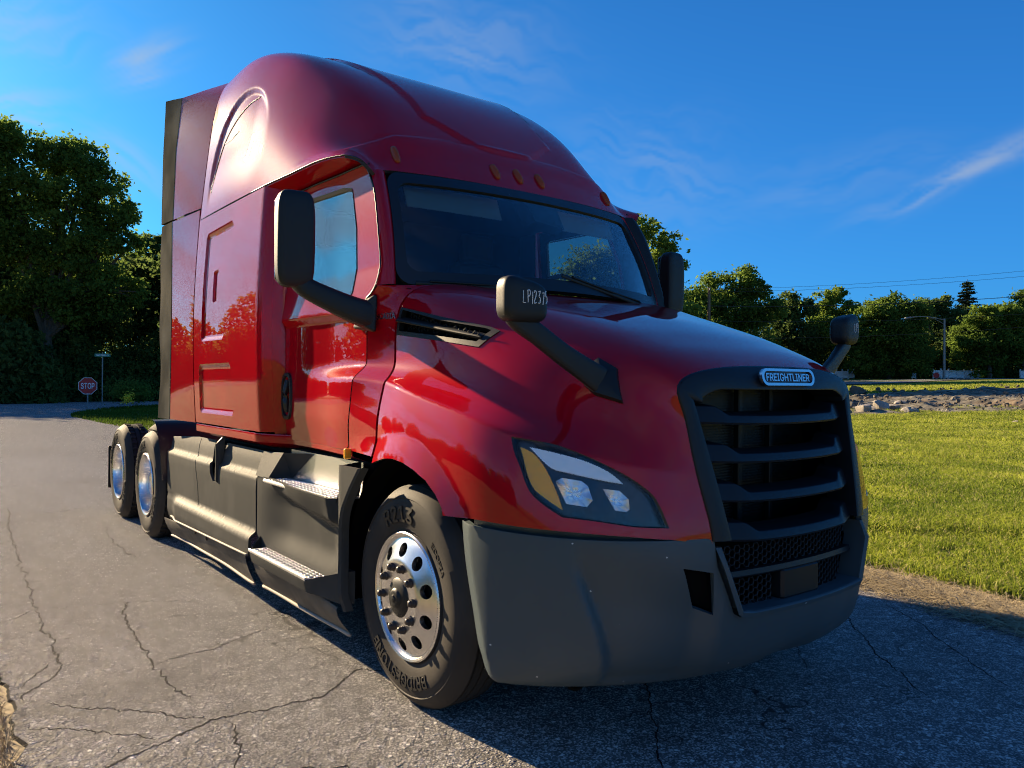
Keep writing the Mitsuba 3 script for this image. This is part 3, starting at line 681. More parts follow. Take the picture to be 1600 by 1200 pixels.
for fl in (0, 1):
    mp = lambda m: mpart(fl, m)
    D = part('door', mp(panel(DOOR, door, [win], step=.02, hem=.03)), 'm_paint', True)
    part('window_trim', mp(cat(band(DOOR, dens(win, DOOR, .03), win_in, (-.004, .012)), band(DOOR, win_in, win_in, (.012, .03)))), 'm_trim', True, D)
    part('window', mp(panel(DOOR, inset(dens(win, DOOR, .03), .006), step=.06, hem=0, offset=.022)), 'm_side_glass', True, D)
    part('frame_seal', mp(tube([DOOR(V(a), V(b))[0] + [0, -.001, 0] for a, b in catmull(door[6:15], 6)], (.006, .005), 6, up=(0, 1, 0))), 'm_gasket', True, D)
    hr = lambda w, h, n=20: [(-1.655 + w * math.copysign(abs(math.cos(t)) ** .6, math.cos(t)), 1.40 + h * math.copysign(abs(math.sin(t)) ** .8, math.sin(t))) for t in np.arange(n) * 2 * math.pi / n]
    part('handle', mp(cat(band(DOOR, hr(.080, .150), hr(.078, .148), (0, -.014)), band(DOOR, hr(.078, .148), hr(.060, .128), (-.014, -.014)), band(DOOR, hr(.060, .128), hr(.052, .12), (-.014, .02)), panel(DOOR, hr(.052, .12), step=.03, hem=0, offset=.02))), 'm_black', 40, D)
    hp = np.array([DOOR(V(-1.645), V(z))[0] for z in np.linspace(1.30, 1.50, 9)])
    part('grip', mp(tube(hp + np.outer(np.sin(np.linspace(0, np.pi, 9)), [0, -.018, 0]) + [0, .0, 0], (.014, .022), 10)), 'm_gasket', True, D)
    # soffit over the door, pillar beside the windscreen, cowl between door and hood
    st = np.column_stack([np.full(40, 0.0 if True else 0), np.linspace(0.9, 6.4, 40)]); lip = ROOF(*st.T)
    dt = np.array([DOOR(V(x), V(z))[0] for x, z in np.column_stack([np.clip(lip[:, 0] - .06, -1.70, -.73), np.interp(lip[:, 0], [-1.8, -.80, -.7], [2.715, 2.712, 2.69])])])
    part('gutter', mp(loft([lip + [0, .004, .0], lip + [0, .004, -.014], lip + [0, .02, -.022], dt + [0, -.015, .008], dt + [0, .03, .004]])), 'm_paint2', 40)
    part('gutter_seal', mp(tube(lip + [0, .0, -.004], (.006, .0045), 6)), 'm_gasket', True)
    s = np.linspace(0.0, 3, 24); wl = WS(s, np.zeros(24)); zz = np.clip(wl[:, 2] - .004, 1.99, 2.66)
    dx = np.interp(zz, [1.98, 1.985, 2.10, 2.297, 2.50, 2.60, 2.66], [-.485, -.485, -.465, -.518, -.588, -.65, -.70]); de = np.array([DOOR(V(a), V(b))[0] for a, b in zip(dx, zz)])
    k1 = wl * .66 + de * .34 + [.030, -.010, 0]; k2 = wl * .3 + de * .7 + [.025, -.014, 0]
    part('pillar', mp(loft([wl + [-.02, .01, 0], wl + [.0, -.002, 0], k1, k2, de + [.002, -.002, 0], de + [0, .04, 0]])), 'm_paint2', 60)
    if fl: part('pillar_trim', mp(loft([wl + [.004, -.006, 0], k1 + [.016, -.012, 0], k2 + [.016, -.016, 0], de + [.014, -.018, 0], de + [-.02, -.016, 0]])), 'm_black', 60)
    rz = HOOD(np.linspace(0.6, 6.25, 40), np.zeros(40)) + [-.022, 0, 0]
    zc = rz[:, 2]; de = np.array([DOOR(V(a), V(b))[0] for a, b in zip(np.interp(zc, [1.05, 1.15, 1.48, 1.56, 1.78, 1.93, 1.985], [-.69, -.685, -.618, -.60, -.60, -.558, -.47]), zc)])
    part('cowl', mp(loft([rz + [0, .05, 0], rz, rz * .8 + de * .2, rz * .55 + de * .45, rz * .25 + de * .75, de, de + [0, .04, 0]])), 'm_paint2', 50)
    top_ = HOOD(np.linspace(6.0, 8, 20), np.zeros(20)) + [-.022, 0, -.004]; wsb = np.array([WS(V(3), V(t))[0] for t in np.linspace(0, 3, 20)])
    part('cowl_top', mp(loft([top_, top_ * .5 + wsb * .5 + [0, 0, -.006], wsb + [-.03, 0, -.02]])), 'm_black', 40)
    tx = meshkit.text_mesh('CASCADIA', .030, .004, True); tx.vertices[:, 0] *= .195 / tx.bounds[1, 0]
    i = np.abs(zc - 1.85).argmin(); A, B = de[i], rz[i]
    part('badge', mp(tx := orient(tx, B - A, (0, 0, 1), A * .93 + B * .07 + [0, -.004, -.012])) if not fl else orient(meshkit.text_mesh('CASCADIA', .03, .004, True), (-1, .1, 0), (0, 0, 1), (-.38, 1.03, 1.84)), 'm_chrome', False)
    # sleeper wall with two pressed hatches
    so = [(-3.33, 1.165), (-1.775, 1.165), (-1.775, 2.762), (-3.33, 2.782)]
    h1, h2 = dens(hatch1, SIDE, .025), dens(hatch2, SIDE, .025)
    S = part('sleeper_side', mp(panel(SIDE, so, [h1, h2], step=.03, hem=.03, hem_holes=0)), 'm_paint', True)
    for h in (h1, h2):
        a, b, c_ = inset(h, .010), inset(h, .030), inset(h, .042)
        hs = [slot1] if h is h1 else []
        part('hatch', mp(cat(band(SIDE, h, a, (0, .004)), band(SIDE, a, b, (.004, .014)), band(SIDE, b, c_, (.014, .016)), panel(SIDE, c_, hs, step=.03, hem=0, offset=.016))), 'm_paint2', True, S)
    part('hatch_pull', mp(cat(band(SIDE, dens(slot1, SIDE, .02), inset(dens(slot1, SIDE, .02), .012), (.016, .030)), panel(SIDE, inset(dens(slot1, SIDE, .02), .012), step=.03, hem=0, offset=.030))), 'm_paint2', True, S)
    z_ = np.linspace(1.10, 2.76, 30); e0 = SIDE(np.full(30, -1.775), z_)
    part('corner_post', mp(loft([e0, e0 + [.028, .030, 0], np.column_stack([np.full(30, -1.728), e0[:, 1] + .085, z_]), np.column_stack([np.full(30, -1.722), np.full(30, -1.00), z_])])), 'm_paint2', 60)
    x_ = np.linspace(-3.33, -.66, 60); ys = np.where(x_ < -1.75, sY(x_, 1.165), dY(x_, 1.12)); ys = -np.convolve(np.pad(-ys, 3, mode='edge'), np.ones(7) / 7, 'valid')
    part('sill', mp(loft([np.column_stack([x_, ys + .006, np.full(60, 1.152)]), np.column_stack([x_, ys + .002, np.full(60, 1.14)]), np.column_stack([x_, ys + .004, np.full(60, 1.095)]), np.column_stack([x_, ys + .10, np.full(60, 1.06)])])), 'm_paint2', 40)
    part('side_marker', mp(box(-.685, -.662, -1.150, -1.11, 1.082, 1.138, .006)), 'm_amber', 30)
    # side extender behind the sleeper, with its flexible trailing edge
    zt = np.array([2.888, 3.2, 3.5, 3.7, 3.82, 3.90, 3.945])
    fr_ = ROOF(*ROOF.inv(np.column_stack([np.full(7, -3.33), np.interp(zt, [2.79, 3.28, 3.72, 3.915, 3.975], [1.166, 1.112, 1.045, .955, .82]) * -1, zt])).T); fr_[:, 0] = -3.355
    md = np.column_stack([np.full(7, -3.97), np.interp(zt, [2.9, 3.5, 3.945], [-1.218, -1.197, -1.150]), zt + np.array([0, 0, 0, 0, .005, .01, .015])])
    re = np.column_stack([np.full(7, -4.27), np.interp(zt, [2.9, 3.5, 3.945], [-1.245, -1.235, -1.215]), zt + np.array([0, 0, .01, .02, .03, .04, .055])])
    q1 = fr_ * .5 + md * .5; q1[:, 1] -= .006
    part('side_extender', mp(loft([fr_ + [0, .05, 0], fr_, q1, md, md + [0, .03, 0]])), 'm_paint2', 50)
    part('extender_edge', mp(loft([md + [0, .02, 0], md + [-.004, -.004, 0], md * .5 + re * .5 + [0, -.004, 0], re, re + [0, .025, 0], md + [0, .03, 0]])), 'm_rubber_edge', 50)
    part('extender_top', mp(loft([[fr_[-1], q1[-1], md[-1], re[-1]], [fr_[-1] + [0, .10, .02], q1[-1] + [0, .08, .0], md[-1] + [0, .05, -.01], re[-1] + [0, .025, -.01]]])), 'm_dark_red', 50)
    zl = np.linspace(1.16, 2.872, 16); f2 = SIDE(np.full(16, -3.355), zl); m2 = np.column_stack([np.full(16, -3.98), np.full(16, -1.222), zl]); r2 = np.column_stack([np.full(16, -4.28) + .02 * np.sin(zl * 5), np.full(16, -1.245) + .006 * np.sin(zl * 9), zl])
    m2[:, 0] -= .05 * np.clip((2.0 - zl), 0, 1); r2[:, 0] -= .05 * np.clip(1.9 - zl, 0, 1)
    part('side_extender', mp(loft([f2 + [0, .05, 0], f2, f2 * .5 + m2 * .5, m2, m2 + [0, .03, 0]])), 'm_paint2', 50)
    part('extender_edge', mp(loft([m2 + [0, .02, 0], m2 + [-.004, -.004, 0], m2 * .5 + r2 * .5 + [0, -.003 , 0], r2, r2 + [0, .025, 0], m2 + [0, .03, 0]])), 'm_rubber_edge', 50)
for fl in (0, 1):
    part('extender_frame', mpart(fl, box(-4.22, -3.42, -1.135, -1.115, 2.78, 2.98)), 'm_void', 30); part('extender_post', mpart(fl, box(-3.37, -3.345, -1.13, -1.04, 1.2, 2.75)), 'm_void', 30)
part('rear_wall', cat(box(-3.40, -3.37, -1.12, 1.12, 1.1, 3.0), box(-3.40, -3.37, -1.0, 1.0, 3.0, 3.8)), 'm_dark_red', 30)

# ---- cab interior, seen through the glass
IN = part('cab_interior', cat(box(-3.30, -.62, -1.0, 1.0, 1.02, 1.06), box(-2.0, -1.96, -1.02, 1.02, 1.05, 2.9), box(-1.96, -.80, -.98, .98, 2.70, 2.74),
                              loft([[(-.16 - .25 * (t / .95) ** 2, t, 1.975), (-.55, t, 2.00), (-.78, t, 1.96), (-.82, t, 1.70), (-.82, t, 1.1)] for t in np.linspace(-.95, .95, 15)])), 'm_interior', 30)
for y0 in (-.56, .56):
    part('seat', cat(hull(*[spts((-1.55 + a, y0 + b, 1.62 + c_), .07) for a in (-.20, .22) for b in (-.2, .2) for c_ in (0, .04)]),
                     hull(*[spts((-1.82 + a, y0 + b * (1 - c_ * .15), 1.75 + c_), .07) for a, c_ in ((0, 0), (-.10, .62)) for b in (-.2, .2)]),
                     hull(*[spts((-1.93, y0 + b, 2.48 + c_), .05) for b in (-.1, .1) for c_ in (0, .14)])), 'm_interior_light', True, IN)
sw = np.array([(-.98 + .235 * math.sin(a) * .45, .56 + .235 * math.cos(a), 2.02 + .235 * math.sin(a) * .89) for a in np.arange(41) * 2 * math.pi / 40])
part('steering_wheel', cat(tube(sw, .016, 8, False), *[tube([(-.98, .56, 2.02), sw[i]], .014, 6) for i in (2, 18, 30)], tube([(-.98, .56, 2.02), (-.80, .56, 1.80)], .03, 8)), 'm_black', True, IN)
vis = lambda y0, y1: loft([[(-.655 - .05 * abs(t) ** 2, t, 2.605), (-.600 - .05 * abs(t) ** 2, t, 2.47), (-.607 - .05 * abs(t) ** 2, t, 2.47), (-.662 - .05 * abs(t) ** 2, t, 2.605)] for t in np.linspace(y0, y1, 9)], closed=True, caps=True)
part('sun_visor', vis(-.80, -.17), 'm_visor', 30, IN)
part('sun_visor', vis(.28, .80), 'm_visor', 30, IN)
part('camera_housing', hull([(-.56, -.06, 2.63), (-.56, .20, 2.63), (-.49, .0, 2.47), (-.49, .23, 2.45), (-.66, -.06, 2.63), (-.66, .20, 2.63), (-.6, .0, 2.45), (-.6, .23, 2.43)]), 'm_black', 30, IN)
for y0 in (-.17, -.09):
    part('sticker', orient(prism([(0, 0), (.03, 0), (.03, .03), (0, .03)], .001), (0, 1, 0), (-.55, 0, 1), WS(*WS.inv([(-.57, y0, 2.58)]).T)[0] + [-.012, 0, 0]), 'm_white', 30, WK)
for y0, yy in ((-.30, -.86), (.60, .0)):
    a, b, c_ = [WS(*WS.inv([q]).T)[0] + [.018, 0, .006] for q in ((-.16, y0, 2.0), (-.2, (y0 + yy) / 2, 2.012), (-.3, yy, 2.022))]
    part('wiper', cat(tube([a + [.04, 0, -.03], a, b, c_], (.012, .008), 8), tube([b + (b - c_) * .9 + [.0, 0, -.012], b + [0, 0, -.012], c_ + (c_ - b) * .25 + [0, 0, -.012]], (.005, .012), 6)), 'm_black', True)

# ---- mirrors
def superbox(a, b, c, n=4.0, k=40):
    u, v = np.meshgrid(np.linspace(-np.pi / 2, np.pi / 2, k), np.linspace(-np.pi, np.pi, 2 * k, endpoint=False), indexing='ij')
    f = lambda w, q: np.sign(w) * np.abs(w) ** (2 / q)
    P = np.stack([a * f(np.cos(u), n) * f(np.cos(v), n), b * f(np.cos(u), n) * f(np.sin(v), n), c * f(np.sin(u), n)], -1)
    return P


STROKES = {'L': [[(.0, 1), (-.05, 0), (.45, .03)]], 'P': [[(.1, 0), (.0, 1)], [(-.1, .95), (.3, 1.02), (.5, .8), (.35, .55), (.05, .5)]], '1': [[(.15, 1), (.1, 0)]],
           '2': [[(0, .8), (.15, 1), (.4, .9), (.35, .6), (0, .02), (.5, .05)]], '3': [[(0, .95), (.4, 1), (.15, .6), (.42, .4), (.3, .05), (0, .05)]],
           '7': [[(0, .95), (.45, 1), (.15, 0)]], '5': [[(.45, 1), (.05, 1), (.02, .6), (.35, .55), (.4, .2), (.05, 0)]]}


def scrawl(text, h, fn, w=.38):
    """Hand-written paint marker: strokes laid on a surface fn(u, w) -> point."""
    out, u = [], 0.0
    for i, ch in enumerate(text):
        for s in STROKES[ch]:
            q = catmull(np.array(s) * [1, 1], 5) if ch in '235P' else np.array(s, float)
            q = np.vstack([np.linspace(a, b, 4)[:-1] for a, b in zip(q[:-1], q[1:])] + [q[-1:]])
            out.append(tube([fn(u + a * h * w, b * h + .003 * math.sin(i * 2.3)) for a, b in q], .0018, 5))
        u += h * w * (.42 if ch == '1' else .80)
    return cat(*out)


for fl in (0, 1):
    mp = lambda m: mpart(fl, m)
    # door mirror: tall housing on a long arm
    hd = superbox(.058, .096, .245, 5); hd[..., 0] *= 1 - .25 * np.clip(-hd[..., 2:3][..., 0] / .3, 0, 1); ang = -.10
    P = hd.copy(); P[..., 0] = hd[..., 0] * math.cos(ang) - hd[..., 1] * math.sin(ang); P[..., 1] = hd[..., 0] * math.sin(ang) + hd[..., 1] * math.cos(ang)
    P += V(-.665, -1.433, 2.215)
    M = part('door_mirror', mp(loft(P, closed=True)), 'm_mirror_shell', 60, label='black door mirror housing' if not fl else None)
    part('glass', mp(orient(prism(rounded([(-.08, -.22), (.08, -.22), (.08, .22), (-.08, .22)], .03), .004), (.1, -1, 0), (0, 0, 1), (-.722, -1.438, 2.215))), 'm_chrome', 30, M)
    ar = catmull([(-.675, -1.425, 2.03), (-.665, -1.37, 1.975), (-.61, -1.26, 1.915), (-.56, -1.15, 1.865), (-.545, -1.06, 1.84)], 6)
    k = np.linspace(0, 1, len(ar))
    part('arm', mp(tube(ar, np.stack([.046 + .010 * k, .045 + .030 * k], 1), 20, up=(0, 0, 1), sq=.6)), 'm_black', 40, M)
    part('bracket', mp(hull(*[spts(q, .012, 1) for q in ((-.50, -1.065, 1.935), (-.50, -1.07, 1.765), (-.70, -1.075, 1.79), (-.60, -1.06, 1.93), (-.52, -1.10, 1.90), (-.52, -1.10, 1.785))])), 'm_black', 40, M)
    # hood mirror
    hc = V(.835, -1.140, 1.800)
    hd = superbox(.055, .095, .082, 4.0); hd[..., 2] *= 1 - .12 * (hd[..., 1] / .095); hd[..., 2] -= .010 * (hd[..., 1] / .095)
    ang = -.12; P = hd.copy(); P[..., 0] = hd[..., 0] * math.cos(ang) - hd[..., 1] * math.sin(ang); P[..., 1] = hd[..., 0] * math.sin(ang) + hd[..., 1] * math.cos(ang)
    H = part('hood_mirror', mp(loft(P + hc, closed=True)), 'm_mirror_shell', 60)
    ar = catmull([(.825, -1.185, 1.770), (.835, -1.150, 1.725), (.85, -1.07, 1.675), (.865, -.97, 1.61), (.88, -.875, 1.555), (.90, -.79, 1.505)], 6)
    k = np.linspace(0, 1, len(ar))
    part('arm', mp(tube(ar, np.stack([.026 - .010 * k, .044 - .008 * np.sin(np.pi * k) + .010 * k], 1), 20, sq=.55)), 'm_black', 40, H)
    bs = HOOD.inv([(.817, -.80, 1.53), (.841, -.745, 1.58), (.917, -.724, 1.542), (.972, -.753, 1.424), (.888, -.804, 1.452), (.844, -.814, 1.487)])
    bs = scaled(bs, 1.16); rows = [dens(bs, HOOD, .02)]; n = normals(HOOD, rows[0]); P0 = HOOD(*rows[0].T); n *= np.sign(((P0 - HOUT[0]) * n).sum(1))[:, None]; c = P0.mean(0)
    part('base', mp(loft([P0 - n * .02, P0 + n * .008, c + (P0 - c) * .93 + n * .022, c + (P0 - c) * .55 + n * .034, c + (P0 - c) * .05 + n * .036], closed=True)), 'm_black', 40, H)

    def on_shell(u, w):
        y, z = .050 - u, -.012 + w
        b, cc = .095, .082; zz = (z + .010 * y / b) / (1 - .12 * y / b)
        x = .055 * max(1 - abs(y / b) ** 4 - abs(zz / cc) ** 4, 0) ** .25 + .0005
        return hc + V(x * math.cos(ang) - y * math.sin(ang), x * math.sin(ang) + y * math.cos(ang), z)
    # written to read left to right from the front: towards +y on both sides
    if not fl: part('marker_writing', scrawl('LP12375', .046, lambda u, w: on_shell(.050 - (-.026 + u), w), .50), 'm_white', True, H)
    else: part('marker_writing', scrawl('LP1', .046, lambda u, w: on_shell(.056 + u, w) * [1, -1, 1], .62), 'm_white', True, H)


# ---- wheels
def bend_text(text, h, r, mid, depth, bold=True, squeeze=1.0, gap=0.0):
    """Raised lettering running clockwise round the sidewall, tops outwards; mid in degrees."""
    out, adv = [], 0.0
    m = meshkit.text_mesh(text, h, depth, bold)
    w = m.bounds[1, 0] - m.bounds[0, 0]; m = m.copy(); m.vertices[:, 0] -= (m.bounds[0, 0] + m.bounds[1, 0]) / 2; m.vertices[:, 0] *= squeeze
    v, f = trimesh.remesh.subdivide_to_size(m.vertices, m.faces, .012); a = math.radians(mid) - v[:, 0] / r; rr = r + v[:, 1] - h / 2
    return tm(np.stack([rr * np.cos(a), -v[:, 2], rr * np.sin(a)], 1), f)


TP = [(.288, -.035), (.300, -.012), (.312, -.002), (.345, .004), (.385, .010), (.420, .008), (.448, -.002), (.452, .002), (.462, -.002), (.480, -.018), (.494, -.034)]
def tire(w=.275, R=.508, grooves=(-.07, -.025, .025, .07), lugs=0):
    """Tyre with its outer sidewall at height 0 (towards -y), grooved tread; returns sidewall mesh and tread mesh."""
    side = lathe(TP + [(R - .008, -.044), (R, -.056)], 96)
    c = -w / 2; pr = [(R, -.056)]
    for g in sorted([c - x for x in grooves], reverse=True): pr += [(R + .001, g + .006), (R - .013, g + .004), (R - .013, g - .004), (R + .001, g - .006)]
    pr += [(R, -w + .056), (R - .008, -w + .044)] + [(r, -w - h) for r, h in TP[::-1]]
    tr = [lathe(pr, 96)]
    if lugs:
        for i in range(lugs):
            a = 2 * math.pi * i / lugs
            for y0, y1, s in ((.058, .105, .02), (.17, .217, -.02)):
                b = box(R - .006, R + .009, y0, y1, -.013, .013)
                b.apply_transform(trimesh.transformations.rotation_matrix(-a, (0, 1, 0))); tr.append(b)
    return side, cat(*tr)


def disc_rim(R=.292):
    """Polished steer-wheel disc: bowed face with ten round hand holes, lip and barrel."""
    face = [(.090, .040), (.150, .042), (.165, .041), (.178, .036), (.200, .026), (.235, .012), (.255, .004), (.266, -.002), (.272, -.006), (.280, .006), (.290, .010), (.296, .004), (.297, -.03), (.27, -.05)]
    back = [(.245, -.02), (.20, .004), (.16, .020), (.140, .022), (.09, .022)]
    p = np.array(face + back); n = 120
    prof = m3.CrossSection([np.column_stack([p[:, 0], p[:, 1]])], m3.FillRule.NonZero)
    M = m3.Manifold.revolve(prof, n)                      # about y of the profile, which becomes +z
    for i in range(10):
        a = 2 * math.pi * (i + .5) / 10
        M = M - m3.Manifold.cylinder(.3, .0315, .0315, 28).translate([.217 * math.cos(a), .217 * math.sin(a), -.12])
    me = M.to_mesh(); v = me.vert_properties[:, :3]
    return tm(np.stack([v[:, 0], -v[:, 2], v[:, 1]], 1), me.tri_verts[:, ::-1])


def put(m, x, y, z, turn=0, spin=0):
    m = m.copy()
    if spin: m.apply_transform(trimesh.transformations.rotation_matrix(math.radians(spin), (0, 1, 0)))
    if turn: m.apply_transform(trimesh.transformations.rotation_matrix(math.radians(turn), (0, 0, 1)))
    m.apply_translation((x, y, z)); return m


side, tread = tire()
LET = [bend_text('R213', .072, .378, 100, .007, squeeze=1.1), bend_text('BRIDGESTONE', .055, .385, 262, .006, squeeze=.98), bend_text('ECOPIA', .030, .36, 38, .004)]
for l in LET: l.vertices[:, 1] -= np.interp(np.hypot(l.vertices[:, 0], l.vertices[:, 2]), [.31, .345, .385, .42, .45], [-.003, .003, .009, .007, -.003])
rim = disc_rim()
hub = cat(lathe([(.0, .068), (.030, .068), (.040, .064), (.046, .056), (.060, .053), (.082, .047), (.094, .036), (.098, .0)], 40), lathe([(0, .076), (.014, .074), (.018, .066)], 16))
nut = cat(lathe([(.0, .036), (.010, .034), (.0145, .030), (.0155, .021), (.019, .020), (.019, .005), (.024, .003), (.025, -.002)], 12))
for fl in (0, 1):
    mp = lambda m: mpart(fl, m)
    W = part('steer_wheel', mp(put(rim, 0, -1.150, .505)), 'm_alu_rim', 30)
    part('tire', mp(put(cat(side), 0, -1.150, .505)), 'm_tire', 30, W)
    part('tread', mp(put(tread, 0, -1.150, .505)), 'm_tread', 30, W)
    for l in LET: part('lettering', mp(put(l, 0, -1.150, .505)), 'm_letter', False, W)
    part('hub', mp(put(hub, 0, -1.150, .505)), 'm_black', 40, W)
    for i in range(10):
        a = 2 * math.pi * i / 10 + .05
        part('lug_nut', mp(put(nut, .1425 * math.cos(a), -1.150 - .038, .505 + .1425 * math.sin(a))), 'm_nut', 30, W)
    part('brake_drum', mp(put(cat(lathe([(.0, .02), (.20, .02), (.215, .0), (.215, -.2), (.1, -.22)], 48)), 0, -1.12, .505)), 'm_void', 40, W)
side2, tread2 = tire(w=.265, lugs=44)
dish = lathe([(.298, -.03), (.297, .004), (.290, .010), (.282, .006), (.276, -.010), (.268, -.05), (.262, -.10), (.255, -.135), (.225, -.150), (.205, -.150), (.20, -.145), (.16, -.142), (.14, -.135), (.13, -.06), (.10, -.045), (.0, -.045)], 72)
for x in (-4.84, -6.15):
    for fl in (0, 1):
        mp = lambda m: mpart(fl, m)
        W = part('drive_wheel', mp(put(dish, x, -1.235, .505)), 'm_alu_rim', 30)
        part('tire', mp(put(side2, x, -1.235, .505)), 'm_tire', 30, W)
        part('tread', mp(put(tread2, x, -1.235, .505)), 'm_tread', 30, W)
        for l in LET[:2]: part('lettering', mp(put(l, x, -1.235, .505, spin=130)), 'm_letter', False, W)
        for i in range(10):
            a = 2 * math.pi * i / 10
            part('lug_nut', mp(put(nut, x + .1675 * math.cos(a), -1.235 + .142, .505 + .1675 * math.sin(a))), 'm_nut', 30, W)
        part('inner_tire', mp(put(cat(side2, tread2), x, -.905, .505)), 'm_tread', 30, W)

# ---- chassis, arch liners, mud flaps
th = np.linspace(-.25, math.pi + .25, 30)
for fl in (0, 1):
    mp = lambda m: mpart(fl, m)
    arc = lambda y, r=.66: np.column_stack([r * np.cos(th), np.full(30, y), .50 + r * np.sin(th)])
    part('arch_liner', mp(loft([arc(-1.13), arc(-.62), arc(-.60, .02)])), 'm_void', 40)
    part('quarter_fender', mp(loft([np.column_stack([np.linspace(-4.62, -4.20, 8), np.full(8, y), np.array([1.13, 1.13, 1.12, 1.09, 1.02, .93, .82, .60])]) for y in (-1.24, -.70)])), 'm_black', 40)
    part('mud_flap', mp(box(-6.745, -6.735, -1.235, -.70, .26, .74, .003)), 'm_black', 30)
part('chassis', cat(box(-6.9, .7, -.43, -.35, .62, .92), box(-6.9, .7, .35, .43, .62, .92), box(-.9, .75, -.55, .55, .55, 1.55), box(-3.3, -.5, -1.0, 1.0, .95, 1.08), box(-4.1, -1.0, -1.02, -.6, .38, .95, .05), box(-4.1, -1.0, .6, 1.02, .38, .95, .05),
                    box(-6.3, -4.7, -.5, .5, .9, 1.0, .03), box(-.12, .12, -.9, .9, .35, .5), box(-4.95, -4.72, -.9, .9, .4, .6), box(-6.27, -6.03, -.9, .9, .4, .6)), 'm_void', 30)

# ---- grey chassis fairings with the two steps (passenger side; mirrored)
def fa(x, z):
    """Rear fairing panel: y over (x, z). Two ledges; the rear third eases in."""
    y = np.interp(z, [.20, .30, .365, .47, .485, .500, .515, .80, .862, .872, .886, .98, 1.05], [-1.20, -1.235, -1.25, -1.248, -1.243, -1.215, -1.200, -1.202, -1.198, -1.196, -1.172, -1.152, -1.128])
    led = sstep(-4.02, -3.70, x)                     # the low ledge fades out towards the rear
    y = y + (1 - led) * .045 * sstep(.52, .48, z) * 1.0
    y = y + .02 * sstep(-3.75, -3.78, x) * sstep(.84, .9, z) * 0
    return y


FA = Field(fa)
sa = 1.0
pa = [(-4.16, .27), (-4.0, .285), (-3.07, .352), (-1.885, .355), (-1.885, 1.035), (-2.70, 1.036), (-2.70, .80), (-2.74, .745), (-2.83, .745), (-2.90, .80), (-2.98, 1.04), (-3.55, 1.037), (-4.19, 1.0)]


def fb_(x, z):
    """Front fairing panel with the steps: scooped between them, kicked out again at the wheel arch."""
    y = -1.198 + 0 * x
    y = y + .050 * sstep(-1.82, -1.35, x) * sstep(-.52, -.78, x) * sstep(.43, .60, z) * sstep(.90, .72, z) * .8
    y = y - .050 * sstep(-.66, -.50, x)
    y = y + .03 * sstep(.42, .30, z)
    # underside swelling of the upper step
    cz = .845 - .075 * sstep(-1.7, -.75, x)
    y = y - .060 * sstep(-1.75, -1.0, x) * sstep(cz - .05, cz, z) * sstep(-.60, -.66, x)
    return y


